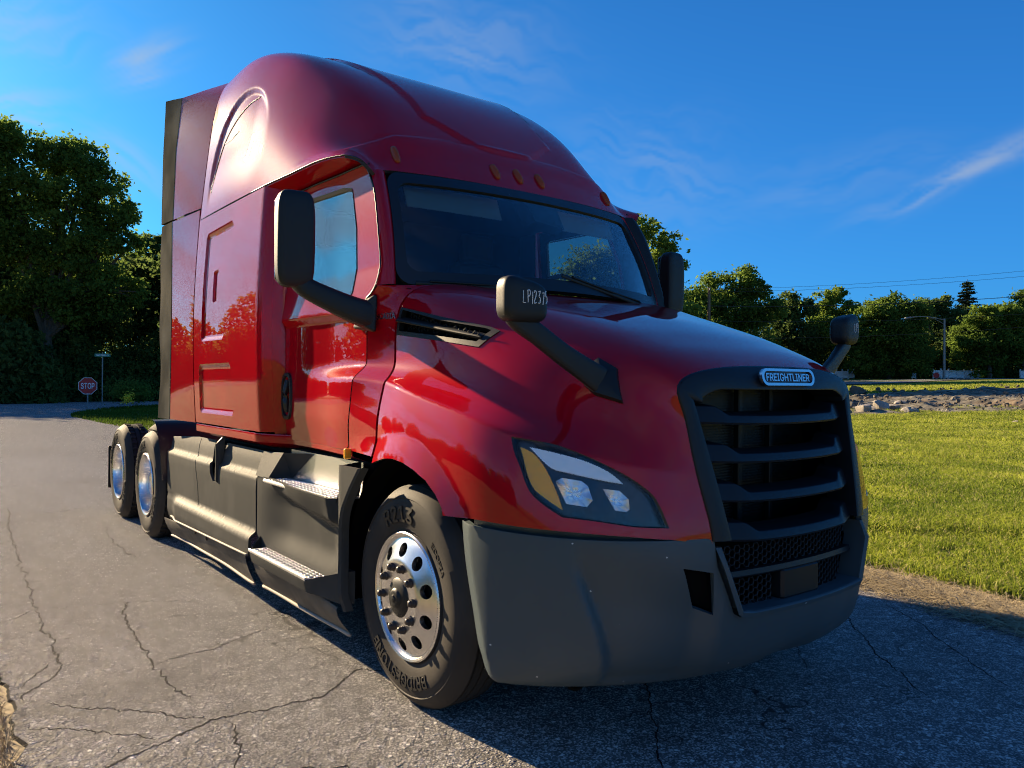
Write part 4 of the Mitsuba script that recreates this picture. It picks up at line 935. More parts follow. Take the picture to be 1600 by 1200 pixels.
FB = Field(fb_)
pb = [(-1.868, .36), (-.75, .325), (-.535, .315), (-.545, .42), (-.552, .55), (-.55, .66), (-.53, .76), (-.50, .84), (-.468, .89), (-.40, .975), (-.31, 1.07), (-.545, 1.068), (-.575, .885), (-1.70, .885), (-1.868, .885)]
for fl in (0, 1):
    mp = lambda m: mpart(fl, m)
    F = part('rear_fairing', mp(panel(FA, pa, step=.025, hem=.02)), 'm_skirt', 45)
    part('latch', mp(cat(box(-2.90, -2.74, -1.165, -1.10, .73, 1.01), hull([(-2.735, -1.215, .76), (-2.735, -1.165, .76), (-2.71, -1.215, 1.03), (-2.71, -1.15, 1.10), (-2.70, -1.215, .76), (-2.69, -1.15, 1.10), (-2.735, -1.18, .72), (-2.70, -1.18, .72)]))), 'm_black', 30, F)
    jl = catmull([(-3.36, 1.03), (-3.35, .96), (-3.30, .84), (-3.24, .70), (-3.215, .60), (-3.21, .51)], 6)
    part('joint', mp(tube(FA(jl[:, 0], jl[:, 1]) + [0, -.0005, 0], (.004, .002), 6, up=(0, 1, 0))), 'm_gasket', True, F)
    G = part('step_fairing', mp(panel(FB, pb, step=.02, hem=.02)), 'm_skirt', 45)
    # inner return of the wheel-arch lip
    e = np.array(pb[2:11]); el = catmull(e, 5); L = FB(el[:, 0], el[:, 1])
    part('arch_lip', mp(loft([L + [.0, -.001, 0], L + [.022, .006, .004], L + [.026, .022, .006], L + [.027, .045, .0]])), 'm_skirt', 50, G)
    part('upper_wedge', mp(loft([[(-1.885, -1.150, 1.035), (-1.60, -1.125, 1.045), (-1.30, -1.055, 1.055)], [(-1.885, -1.205, .88), (-1.68, -1.195, .88), (-1.63, -1.055, .88)]])), 'm_skirt', 30, G)
    part('step_back', mp(loft([[(-1.66, -1.052, .86), (-.645, -1.052, .86)], [(-1.66, -1.050, 1.06), (-.645, -1.050, 1.06)]])), 'm_alu', False, G, 'polished aluminium plate behind the upper step' if not fl else None)

    def tread_plate(x0, x1, y0, y1, z, cx=0):
        pg = Polygon([(x0, y0), (x1 - cx, y0), (x1, y1), (x0, y1)]); holes = []
        nx, ny = int((x1 - x0) / .050), 4
        for i in range(nx):
            for j in range(ny):
                h = shapely.geometry.Point(x0 + .03 + i * .050 + .025 * (j % 2), y0 + .028 + j * (y1 - y0 - .04) / ny).buffer(.011, quad_segs=3)
                if pg.buffer(-.008).contains(h): holes.append(h)
        pl = trimesh.creation.extrude_polygon(pg.difference(shapely.union_all(holes)), .006, engine='earcut'); pl.apply_translation((0, 0, z))
        return cat(pl, *[tube([(h.centroid.x + .0135 * math.cos(t), h.centroid.y + .0135 * math.sin(t), z + .008) for t in np.arange(9) * 2 * math.pi / 8], .0028, 5, False) for h in holes])
    # upper step
    part('upper_step', mp(cat(tread_plate(-1.66, -.63, -1.222, -1.065, .872), tube([(-1.66, -1.226, .872), (-.72, -1.226, .872)], (.010, .012), 8))), 'm_alu_tread', 40, G)
    part('step_end', mp(loft([[(-.62, -1.222, .86), (-.575, -1.222, .93), (-.547, -1.215, 1.066)], [(-.69, -1.055, .86), (-.665, -1.055, .93), (-.66, -1.055, 1.066)]])), 'm_skirt', 30, G)
    # lower step: grey tray with its tread
    tray = lambda z, o: [(-1.80, -1.20, z), (-1.775, -1.262 - o, z), (-1.70, -1.300 - o, z), (-.84, -1.300 - o, z), (-.78, -1.285 - o, z), (-.54, -1.215, z), (-.53, -1.15, z), (-1.80, -1.15, z)]
    top_ = np.array(tray(.425, 0)); top_[5:7, 2] = .515; top_[4, 2] = .445; top_[0, 2] = .500; top_[1, 2] = .452; top_[7, 2] = .50
    part('lower_step', mp(loft([tray(.350, -.035), tray(.362, -.012), top_ - [0, 0, .012], top_, (top_ - [-1.15, -1.22, 0]) * [.985, .86, 1] + [-1.15, -1.22, -.004]], closed=True, caps=False)), 'm_skirt', 40, G)
    part('step_bottom', mp(loft([np.array(tray(.352, -.035))[[0, 1, 2, 3, 4, 5]], np.array(tray(.352, -.035))[[7, 7, 7, 6, 6, 6]]])), 'm_skirt', 40, G)
    part('lower_tread', mp(cat(tread_plate(-1.72, -.72, -1.288, -1.15, .432, .11), tube([(-1.73, -1.294, .432), (-.83, -1.294, .432)], (.008, .012), 8), tube([(-1.58, -1.155, .462), (-.60, -1.155, .462)], (.012, .028), 8))), 'm_alu_tread', 40, G)
    # rubber skirts along the bottom edge
    def flap(x0, x1, zt, zb, n=24):
        x = np.linspace(x0, x1, n); k = np.linspace(0, 1, n)
        rows = []
        for q, (yo, zz) in enumerate([(-1.225, 1.0), (-1.228, .93), (-1.218, .7), (-1.196, .45), (-1.168, .2), (-1.150, .03)]):
            rows.append(np.column_stack([x + .0 * zz, yo + .004 * np.sin(x * 6 + q), zb(x) + (zt(x) - zb(x)) * zz]))
        e = rows[-1]
        return loft(rows), tube(e + [0, -.006, 0], .011, 8)
    a, b = flap(-4.17, -2.02, lambda x: np.interp(x, [-4.2, -3.9, -3.07, -1.88], [.285, .295, .352, .36]), lambda x: .115 + .012 * (x + 4.2) / 2.2 + .018 * np.sin((x + 4.2) * 1.4))
    part('skirt_flap', mp(a), 'm_flap', True, F); part('skirt_edge', mp(b), 'm_flap_edge', True, F)
    part('skirt_clip', mp(cat(*[box(x, x + .02, -1.232, -1.222, .292, .318) for x in (-3.55, -3.2, -2.9)])), 'm_nut', 30, F)
    a, b = flap(-1.86, -.58, lambda x: np.interp(x, [-1.86, -.75, -.5], [.362, .335, .325]), lambda x: np.interp(x, [-1.86, -.7], [.150, .168]))
    part('skirt_flap', mp(a), 'm_flap', True, G); part('skirt_edge', mp(b), 'm_flap_edge', True, G)
    part('ledge_strip', mp(tube(np.column_stack([np.linspace(-4.05, -1.90, 20), FA(np.linspace(-4.05, -1.90, 20), np.linspace(.312, .366, 20))[:, 1] - .004, np.linspace(.312, .366, 20)]), (.010, .008), 6)), 'm_flap_edge', True, F)


# ------------------------------------------------------------------ the setting
def put_label(k, label, cat_, kind=None, group=None):
    labels[k] = {'label': label, 'category': cat_}
    if kind: labels[k]['kind'] = kind
    if group: labels[k]['group'] = group


LAT = V(.607, .795, 0); FWD = V(-.795, .607, 0)      # across and along the line on which the place was surveyed
gz = lambda x, y: 2.5 * sstep(25, 95, y)
rng = np.random.default_rng(5)

GRASS_A, GRASS_B, STRAW = (.075, .105, .018), (.13, .15, .030), (.34, .27, .15)
def lawn_col(p, n, uv):
    a = fbm(p.x * .35, p.y * .35, 0, 4); b = fbm(p.x * 6, p.y * 6, 0, 3)
    c = mix((.075, .095, .020), (.13, .145, .032), b)
    return mix(c, (.13, .115, .045), smoothstep(.5, .8, a) * .5)
mat('m_ground', two(prin(proc(lawn_col), .9, specular=.2)))


def asphalt(p, n, uv):
    d1, d2, r = voronoi(p.x * 100, p.y * 100)
    e1, e2, r2 = voronoi(p.x * 40, p.y * 40)
    st = mix((.085, .082, .080), (.36, .34, .32), smoothstep(.15, .95, r) * smoothstep(.72, .25, d1))
    st = mix(st, (.46, .44, .41), smoothstep(.86, .97, r2) * smoothstep(.5, .2, e1))
    st = st * (.88 + .48 * smoothstep(.25, .75, fbm(p.x * 26, p.y * 26, 0, 2)))
    big = fbm(p.x * .45, p.y * .8, 3, 4)
    st = st * (.80 + .42 * big)
    st = mix(st, (.030, .030, .032), smoothstep(.68, .80, fbm(p.x * 1.1, p.y * 1.1, 9, 4)) * .30)
    # hairline cracking
    wx, wy = fbm(p.x * 2.3, p.y * 2.3, 1, 4) - .5, fbm(p.x * 2.3, p.y * 2.3, 5, 4) - .5
    c1, c2, _ = voronoi(p.x * .42 + wx * 1.1, p.y * .6 + wy * 1.1)
    gate = smoothstep(.48, .62, fbm(p.x * .6, p.y * .6, 21, 3))
    st = mix(st, (.018, .017, .017), smoothstep(.014, .004, c2 - c1) * gate * .85)
    return st


def asphalt_h(p, n, uv):
    d1, d2, r = voronoi(p.x * 100, p.y * 100)
    e1, e2, r2 = voronoi(p.x * 40, p.y * 40)
    return .0042 * r * smoothstep(.65, .2, d1) + .0050 * r2 * smoothstep(.6, .2, e1) + .004 * noise(p.x * 27, p.y * 27) + .004 * noise(p.x * 8, p.y * 8)
mat('m_asphalt', {'type': 'bumpmap', 'arbitrary': proc(asphalt_h, .002), 'scale': 1.0, 'bsdf': two(prin(proc(asphalt), .82, specular=.35))})
mat('m_crack', two(prin((.014, .013, .013), .9, specular=.1)))
mat('m_straw', two(prin(proc(lambda p, n, uv: mix((.20, .155, .085), (.44, .36, .22), fbm(p.x * 30, p.y * 30, p.z * 30, 2))), .8, specular=.2)))
mat('m_dirt', two(prin(proc(lambda p, n, uv: mix(mix((.050, .046, .038), (.20, .185, .145), smoothstep(.25, .75, fbm(p.x * 2.6, p.y * 2.6, p.z * 4, 5))), (.18, .125, .075), smoothstep(.62, .8, fbm(p.x * .25, p.y * .25, 4, 3)) * .6)), .95, specular=.1)))
mat('m_rock', two(prin(proc(lambda p, n, uv: mix((.20, .18, .155), (.36, .33, .29), fbm(p.x * 3, p.y * 3, p.z * 3, 4))), .9, specular=.2)))
mat('m_clod', two(prin(proc(lambda p, n, uv: mix((.06, .05, .04), (.20, .17, .13), fbm(p.x * 3, p.y * 3, p.z * 3, 4))), .95, specular=.1)))


def leafmat(name, a, b, trans=.75):
    def fn(p, n, uv):
        return mix(a, b, dr.clip(fbm(p.x * .55, p.y * .55, p.z * .55, 3) * 1.6 - .3 + .5 * (cell_rand(p.x * 9, p.y * 9, p.z * 9) - .5), 0, 1))
    mat(name, dict(type='principledthin', base_color=proc(fn), roughness=.5, diff_trans=trans, spec_trans=0.0))


leafmat('m_leaf_dark', (.055, .100, .036), (.15, .20, .05), 1.2)
leafmat('m_leaf_mid', (.065, .118, .026), (.175, .25, .045), 1.25)
leafmat('m_leaf_pale', (.10, .17, .030), (.25, .32, .055), 1.2)
leafmat('m_leaf_fir', (.012, .024, .014), (.034, .050, .026), .3)
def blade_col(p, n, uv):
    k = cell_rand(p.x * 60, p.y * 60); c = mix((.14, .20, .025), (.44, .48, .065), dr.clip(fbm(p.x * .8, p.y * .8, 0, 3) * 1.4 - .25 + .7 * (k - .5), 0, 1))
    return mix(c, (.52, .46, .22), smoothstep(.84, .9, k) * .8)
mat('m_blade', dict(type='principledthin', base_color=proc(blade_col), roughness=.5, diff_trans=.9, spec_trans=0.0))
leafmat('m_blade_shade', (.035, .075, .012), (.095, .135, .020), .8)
mat('m_bark', two(prin(proc(lambda p, n, uv: mix((.045, .036, .028), (.13, .105, .08), fbm(p.x * 6, p.y * 6, p.z * 1.5, 4))), .9, specular=.2)))
mat('m_post', two(prin(proc(lambda p, n, uv: mix((.10, .075, .055), (.19, .15, .115), fbm(p.x * 9, p.y * 9, p.z * .8, 3))), .85, specular=.2)))
mat('m_steel', two(prin((.20, .21, .21), .5, metallic=.4)))
mat('m_wire', two(prin((.03, .03, .032), .6)))
mat('m_vinyl', two(prin((.66, .68, .70), .5)))
mat('m_sign_red', two(prin((.42, .012, .014), .45)))
mat('m_sign_green', two(prin((.010, .16, .10), .45)))
mat('m_flower', two(prin((.75, .52, .02), .7)))

# ground sheet out to the horizon
xs = np.unique(np.concatenate([np.linspace(-900, -90, 12), np.linspace(-90, 50, 71), np.linspace(50, 900, 12)]))
ys = np.unique(np.concatenate([np.linspace(-900, -60, 10), np.linspace(-60, 130, 96), np.linspace(130, 900, 12)]))
gx, gy = np.meshgrid(xs, ys, indexing='ij')
G0 = loft(np.stack([gx, gy, gz(gx, gy) - .012], -1)); add('ground', G0, 'm_ground', True); put_label('ground', 'grassy ground', 'ground', 'structure')


def wobble(line, amp, step, seed, freq=1.5):
    """Densified line with a ragged edge."""
    l = LineString(line); k = int(l.length / step) + 1; q = np.array([l.interpolate(i * step).coords[0] for i in range(k)] + [line[-1]])
    w = (meshkit.fbm(np.column_stack([q * freq, 0 * q[:, :1]]), 4, seed) - .5) * 2 * amp
    t = np.gradient(q, axis=0); t /= np.maximum(np.linalg.norm(t, axis=1, keepdims=True), 1e-9)
    return q + np.column_stack([-t[:, 1], t[:, 0]]) * w[:, None]


near_left = np.vstack([wobble([(60, -2.72), (3, -2.72)], .05, .5, 1), wobble([(2.9, -2.72), (.2, -2.66), (-.25, -2.655), (-.5, -2.60), (-1.3, -2.585), (-1.6, -2.63), (-6, -2.75)], .055, .03, 2, 7), wobble([(-6.1, -2.76), (-46, -3.2)], .08, .5, 3)])
right = np.vstack([wobble([(-33, 1.9), (-24, 2.2), (-12, 2.7), (-3, 2.95)], .10, .25, 4), wobble([(-2.9, 2.93), (.2, 2.84), (1.2, 2.72), (4, 2.7)], .05, .05, 5, 5), wobble([(4.1, 2.7), (60, 2.7)], .06, .5, 6)])
corner = catmull([(-52, 12), (-47.5, 7.6), (-42, 4.3), (-37, 2.5), (-33.1, 1.9)], 6)
road = Polygon(np.vstack([near_left, [(-48, -6), (-51, -14), (-52, -80), (-66, -80), (-66, 60), (-55, 60), (-53.5, 20)], corner, right]))
road = road.buffer(0)
m = trimesh.creation.extrude_polygon(road, .03, engine='earcut'); m.apply_translation((0, 0, -.026)); add('road', m, 'm_asphalt', False)
put_label('road', 'cracked grey asphalt road', 'road', 'structure')


def crack(line, w, seed, branch=True):
    g = np.random.default_rng(seed); q = wobble(line, .035, .013, seed, 6); k = len(q)
    q = q + (meshkit.fbm(np.column_stack([q * 38, 0 * q[:, :1]]), 3, seed + 3)[:, None] - .5) * V(.042, -.042) + g.normal(size=(k, 2)) * .0022
    ww = .60 * w * (.25 + 1.5 * meshkit.fbm(np.column_stack([np.arange(k) * .22, 0 * np.arange(k), 0 * np.arange(k)]), 3, seed)) * np.minimum(1, np.minimum(np.arange(k), np.arange(k)[::-1]) / 12 + .15)
    t = np.gradient(q, axis=0); t /= np.maximum(np.linalg.norm(t, axis=1, keepdims=True), 1e-9); n = np.column_stack([-t[:, 1], t[:, 0]])
    j = .3 + 1.2 * g.random((k, 1))
    out = [loft([np.column_stack([q + n * ww[:, None] * j, np.full(k, .0052)]), np.column_stack([q - n * ww[:, None] * (1.6 - j), np.full(k, .0052)])])]
    if branch:
        for i in range(max(2, int(k * .013 * 4.5))):
            o = int(g.integers(2, k - 2)); a = n[o] * g.choice([-1, 1]) + t[o] * g.normal() * .9; L = .04 + .16 * g.random() ** 2
            out.append(crack([tuple(q[o]), tuple(q[o] + a / np.linalg.norm(a) * L)], w * .5, seed * 100 + i, False))
    return cat(*out)


cr = [([(-.40, -1.0), (-.54, -1.12), (-.32, -1.43), (-.32, -1.67), (-.37, -1.91), (-.28, -2.14), (-.2, -2.31), (-.1, -2.5)], .009),
      ([(-7.5, -2.15), (-5.2, -2.28), (-3.56, -2.32), (-2.6, -2.34), (-1.99, -2.34), (-1.45, -2.36), (-1.06, -2.57)], .008),
      ([(-2.59, -1.84), (-1.99, -1.94), (-1.58, -1.95), (-1.22, -1.96), (-.89, -1.95), (-.64, -1.92)], .008),
      ([(-2.51, -2.55), (-2.72, -2.34)], .006), ([(-2.30, -1.45), (-2.48, -1.68), (-2.66, -2.19), (-2.70, -2.33)], .0035), ([(-1.22, -1.96), (-1.30, -1.6), (-1.45, -1.25)], .004),
      ([(-1.25, -2.55), (-1.6, -2.36)], .005), ([(-.30, -1.85), (.0, -1.92), (.25, -2.0), (.5, -2.02), (.8, -2.1)], .007), ([(-.28, -2.14), (-.6, -2.4), (-.75, -2.58)], .006),
      ([(.25, -2.0), (.30, -1.75), (.45, -1.5)], .005), ([(-.37, -1.91), (-.62, -2.1), (-.8, -2.3), (-1.0, -2.5)], .006),
      ([(-.1, .5), (.35, .1), (.62, -.2), (.95, -.5), (1.2, -.75)], .006), ([(.5, 2.3), (.9, 2.0), (1.3, 1.6), (1.6, 1.35)], .006), ([(.0, 2.2), (.55, 1.75), (1.0, 1.25), (1.4, .9)], .007),
      ([(.35, 2.55), (1.0, 2.35), (1.7, 2.2)], .005), ([(-.2, 1.9), (.4, 1.35), (.85, .75)], .004),
      ([(-9.5, -.9), (-9.9, -1.5), (-9.6, -2.2), (-9.8, -2.7)], .008), ([(-13, 1.9), (-12.6, .6), (-13.2, -.9), (-12.9, -2.6)], .010), ([(-18, 2), (-18.5, 0), (-18, -2.8)], .012), ([(-7.2, -1.2), (-6.9, -1.7), (-7.1, -2.25)], .006),
      ([(-5.6, -1.45), (-4.7, -1.55), (-3.9, -1.5)], .005)]
add('cracks', cat(*[crack(l, w, 40 + i) for i, (l, w) in enumerate(cr)]), 'm_crack', False, 'road'); labels['road__cracks'] = {'label': 'jagged dark cracks in the asphalt', 'kind': 'stuff'}
# crumbled edge at the near left: a dark broken face and dry soil below
e = near_left[(near_left[:, 0] < 2.5) & (near_left[:, 0] > -5)]
add('broken_edge', loft([np.column_stack([e, np.full(len(e), .0045)]), np.column_stack([e + [0, -.012], np.full(len(e), -.01)])]), 'm_crack', False, 'road')
sh = Polygon(np.vstack([e + [0, .02], [(-5, -4.2), (2.5, -4.2)]])).buffer(0)
m = trimesh.creation.triangulate_polygon(sh, engine='earcut'); add('shoulder', tm(np.column_stack([m[0], np.full(len(m[0]), -.008)]), m[1]), 'm_straw', False); put_label('shoulder', 'dry tan shoulder', 'ground', 'structure')
# street beyond the field
sq = np.array([(-44.49, 64.89), (-35.05, 68.18), (-32.5, 72.34), (-31.27, 80.53), (-26.5, 90.07), (-27.98, 94.72), (-33.9, 85.33), (-37.18, 79.39), (-48.7, 70.9)])
v2, f2 = trimesh.creation.triangulate_polygon(Polygon(sq).segmentize(3.0), engine='earcut')
add('side_street', tm(np.column_stack([v2, gz(v2[:, 0], v2[:, 1]) + .05]), f2), 'm_asphalt', False); put_label('side_street', 'grey side street', 'road', 'structure')


# ---- grass and straw
def blades(xy, h, w, seed, lean=.5, z=None):
    r = np.random.default_rng(seed); k = len(xy); a = r.random(k) * 2 * np.pi; t = np.stack([np.cos(a), np.sin(a), 0 * a], 1)
    b = r.random(k) * 2 * np.pi; L = np.stack([np.cos(b), np.sin(b), 0 * b], 1) * (r.random((k, 1)) * lean) * h[:, None]
    p = np.column_stack([xy, gz(xy[:, 0], xy[:, 1]) - .01 if z is None else z])
    up = V(0, 0, 1) * h[:, None]
    m1 = p + up * .55 + L * .35; tip = p + up * (1 - .25 * r.random((k, 1))) + L
    v = np.stack([p - t * w[:, None], p + t * w[:, None], m1 + t * w[:, None] * .75, m1 - t * w[:, None] * .75, tip], 1).reshape(-1, 3)
    i = np.arange(k)[:, None] * 5
    return tm(v, np.concatenate([i + [[0, 1, 2]], i + [[0, 2, 3]], i + [[3, 2, 4]]]))


def wedge(n, r0, r1, d0, d1, seed, pw=1.0):
    r = np.random.default_rng(seed); d = d0 + (d1 - d0) * r.random(n) ** pw; s = (r0 + (r1 - r0) * r.random(n)) * d
    q = CAM[None, :2] + FWD[None, :2] * d[:, None] + LAT[None, :2] * s[:, None]; return q, d


def kerb(x): return np.interp(x, [-33, -24, -12, -3, .2, 1.2, 4], [1.9, 2.2, 2.7, 2.95, 2.86, 2.76, 2.7])


rdp = Polygon(road.exterior).buffer(.02); shapely.prepare(rdp)
def not_road(q): return ~shapely.contains_xy(rdp, q[:, 0], q[:, 1])
q, d = wedge(330000, .24, .95, 3.2, 42, 11, 1.45)
n0 = meshkit.fbm(np.column_stack([q * .7, 0 * q[:, :1]]), 4, 3); edge = q[:, 1] - kerb(q[:, 0])
ok = not_road(q) & (edge > .28 + .22 * meshkit.fbm(np.column_stack([q * 4, 0 * q[:, :1]]), 3, 8)) & (n0 > .25); q, d, edge, n0 = q[ok], d[ok], edge[ok], n0[ok]
r = np.random.default_rng(12).random(len(q)); tall = 1 + .6 * np.exp(-((edge - .35) / .25) ** 2) + .8 * sstep(.58, .7, n0)
add('grass', blades(q, (.040 + .055 * r) * tall * (1 + d * .012), .0024 + .0011 * d * .55, 13, 1.5), 'm_blade', False); put_label('grass', 'sunlit uncut green lawn grass', 'grass', 'stuff')
r = np.random.default_rng(21); q = np.column_stack([-55 + 48 * r.random(60000) ** .8, 1.5 + 14 * r.random(60000)]); ok = not_road(q); q = q[ok]; k = len(q)
q2 = np.column_stack([-70 + 6 * r.random(16000), -40 + 90 * r.random(16000)]); q2 = q2[not_road(q2)]; q = np.vstack([q, q2]); k = len(q)
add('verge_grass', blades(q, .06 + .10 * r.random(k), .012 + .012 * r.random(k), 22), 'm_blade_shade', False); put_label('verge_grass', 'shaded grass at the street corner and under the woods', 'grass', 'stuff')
q, d = wedge(22000, .30, .85, 59, 71.5, 23); ok = np.random.default_rng(3).random(len(q)) > 0; q = q[ok]
add('far_grass', blades(q, .06 + .10 * np.random.default_rng(24).random(len(q)), np.full(len(q), .05), 25), 'm_blade', False); put_label('far_grass', 'bright grass strip beyond the dug soil', 'grass', 'stuff')
# dry clippings along the road edge
r = np.random.default_rng(31); k = 17000; x = -2.5 + 6.5 * r.random(k); off = r.normal(.0, .17, k) - .10 * sstep(-.5, 1.2, x); y = kerb(x) + np.clip(off, -.45, .5) - .02 + .06 * np.sin(x * 3)
a = r.normal(.1, .9, k); L = .04 + .10 * r.random(k); c = np.column_stack([x, y, .006 + .030 * r.random(k)])
t = np.stack([np.cos(a), np.sin(a), .25 * r.normal(size=k)], 1) * L[:, None]; n = np.stack([-np.sin(a), np.cos(a), 0 * a], 1) * .0022; bow = np.column_stack([0 * x, 0 * x, .018 * r.random(k)])
st = np.stack([c - t - n, c - t + n, c + bow + n, c + bow - n, c + t], 1).reshape(-1, 3); st[:, 2] = np.maximum(st[:, 2], .006); i = np.arange(k)[:, None] * 5
add('straw', tm(st, np.concatenate([i + [[0, 1, 2]], i + [[0, 2, 3]], i + [[3, 2, 4]]])), 'm_straw', False); put_label('straw', 'dry mown grass clippings strewn along the road edge', 'straw', 'stuff')
q = np.column_stack([-3 + 7 * r.random(5000), 0 * r.random(5000)]); q[:, 1] = kerb(q[:, 0]) + .05 + .32 * r.random(5000)
q3 = np.column_stack([-3 + 5.3 * r.random(9000), -2.64 - .9 * r.random(9000) ** 1.6])
add('dry_grass', blades(np.vstack([q, q3]), .02 + .06 * np.random.default_rng(33).random(14000), np.full(14000, .0022), 34, 2.2), 'm_straw', False); put_label('dry_grass', 'short dry tan grass at the edges of the asphalt', 'grass', 'stuff')
ed = np.vstack([wobble([(-3, 2.8), (.2, 2.74), (1.2, 2.62), (4, 2.62)], .05, .06, 51, 4), wobble([(4, 3.05), (1.2, 3.1), (.2, 3.2), (-3, 3.3)], .08, .06, 52, 4)])
v2, f2 = trimesh.creation.triangulate_polygon(Polygon(ed).buffer(0), engine='earcut'); add('verge', tm(np.column_stack([v2, np.full(len(v2), .009)]), f2), 'm_straw', False); put_label('verge', 'dry sandy verge', 'ground', 'structure')

# ---- dug soil with lumps of broken concrete
a = np.linspace(.20, 1.10, 330); b = np.linspace(0, 1, 90); aa, bb = np.meshgrid(a, b, indexing='ij')
d = 37.5 + 1.2 * np.sin(aa * 9) + (59 + 2 * np.sin(aa * 14) - 37.5) * bb; s = aa * d
px_, py_ = CAM[0] + FWD[0] * d + LAT[0] * s, CAM[1] + FWD[1] * d + LAT[1] * s
nz = meshkit.fbm(np.stack([px_ * .55, py_ * .55, 0 * px_], -1), 5, 61); rid = np.abs(nz - .5) * 2
mask = np.minimum(1, np.minimum(bb, 1 - bb) * 7) * np.clip(1.5 - 1.0 * (meshkit.fbm(np.stack([px_ * .12, py_ * .3, 0 * px_ + 7], -1), 3, 8) > .62), 0, 1)
hz = gz(px_, py_) + (.40 * nz ** 1.4 + .42 * rid * meshkit.fbm(np.stack([px_ * 2.2, py_ * 2.2, 0 * px_], -1), 3, 5)) * mask - .02
add('dirt_bank', loft(np.stack([px_, py_, hz], -1)), 'm_dirt', 30); put_label('dirt_bank', 'strip of dug-over brown soil', 'soil', 'structure')


def lump(r, seed, flat=.6, n=2):
    s = trimesh.creation.icosphere(subdivisions=n); v = s.vertices; g = np.random.default_rng(seed)
    for _ in range(14):
        q = g.normal(size=3); q /= np.linalg.norm(q); k = .38 + .32 * g.random(); dd = v @ q; v = v - np.outer(np.maximum(dd - k, 0), q) * .92
    v = v * (1 + .10 * (meshkit.fbm(v * 2.5, 3, seed)[:, None] - .5)); return tm(v * V(1, .8, flat) * r, s.faces)


ROCKS = [((-17.94, 36.38), .55, 'pale flat concrete lump at the left end of the rubble'), ((-17.31, 36.22), .50, 'angular concrete lump second from the left in the rubble'), ((-17.24, 37.14), .85, 'largest pale slab of concrete in the rubble'), ((-17.16, 38.07), .55, 'tilted grey concrete lump behind the big slab'),
         ((-16.74, 34.5), .70, 'long low concrete slab in front of the rubble'), ((-15.54, 36.23), .45, 'round concrete lump right of the rubble'), ((-15.27, 36.59), .40, 'rightmost small concrete lump at the grass edge'), ((-9.18, 32.05), .16, 'small white stone lying in the grass'), ((-18.42, 41.36), .5, 'half buried grey lump behind the rubble'), ((-19.68, 41.36), .6, 'grey lump farthest back in the rubble')]
for i, (xy, s, lb) in enumerate(ROCKS):
    m = lump(s, 70 + i); m.apply_transform(trimesh.transformations.rotation_matrix(i * 1.3, (0, 0, 1))); m.apply_translation((*xy, gz(*xy) + s * .28))
    k = add('rock', m, 'm_rock', False); put_label(k, lb, 'rock')
cl = []
for i in range(1100):
    dd = 37 + 24 * rng.random(); s = dd * (.22 + .85 * rng.random()); xy = CAM[:2] + FWD[:2] * dd + LAT[:2] * s; sz = .05 + .24 * rng.random() ** 3.2
    m = lump(sz, 200 + i % 40, .7, 1); m.apply_transform(trimesh.transformations.rotation_matrix(i, (0, 0, 1))); m.apply_translation((*xy, gz(*xy) + .12 + .15 * rng.random())); cl.append(m)
add('clods', cat(*cl), 'm_clod', False); put_label('clods', 'dark clods of earth scattered over the soil strip', 'soil', 'stuff')
m = lump(.9, 300, .6, 3); xy = (-26.07, 51.11); m.apply_translation((*xy, gz(*xy) + .3)); k = add('soil_heap', m, 'm_clod', False); put_label(k, 'dark heap of soil beside the truck nose', 'soil heap')


# ---- trees
def leaves(c, size, r, up=.35):
    """Folded leaves at the points c."""
    k = len(c); nrm = r.normal(size=(k, 3)) + [0, 0, up * 2]; nrm /= np.linalg.norm(nrm, axis=1, keepdims=True)
    a = np.cross(nrm, r.normal(size=(k, 3))); a /= np.linalg.norm(a, axis=1, keepdims=True); b = np.cross(nrm, a)
    s = size * (.65 + .7 * r.random((k, 1)))
    v = np.stack([c - a * s, c + b * s * .55 - nrm * s * .18, c + a * s, c - b * s * .55 - nrm * s * .18], 1).reshape(-1, 3); i = np.arange(k)[:, None] * 4
    return tm(v, np.concatenate([i + [[0, 1, 2]], i + [[0, 2, 3]]]))


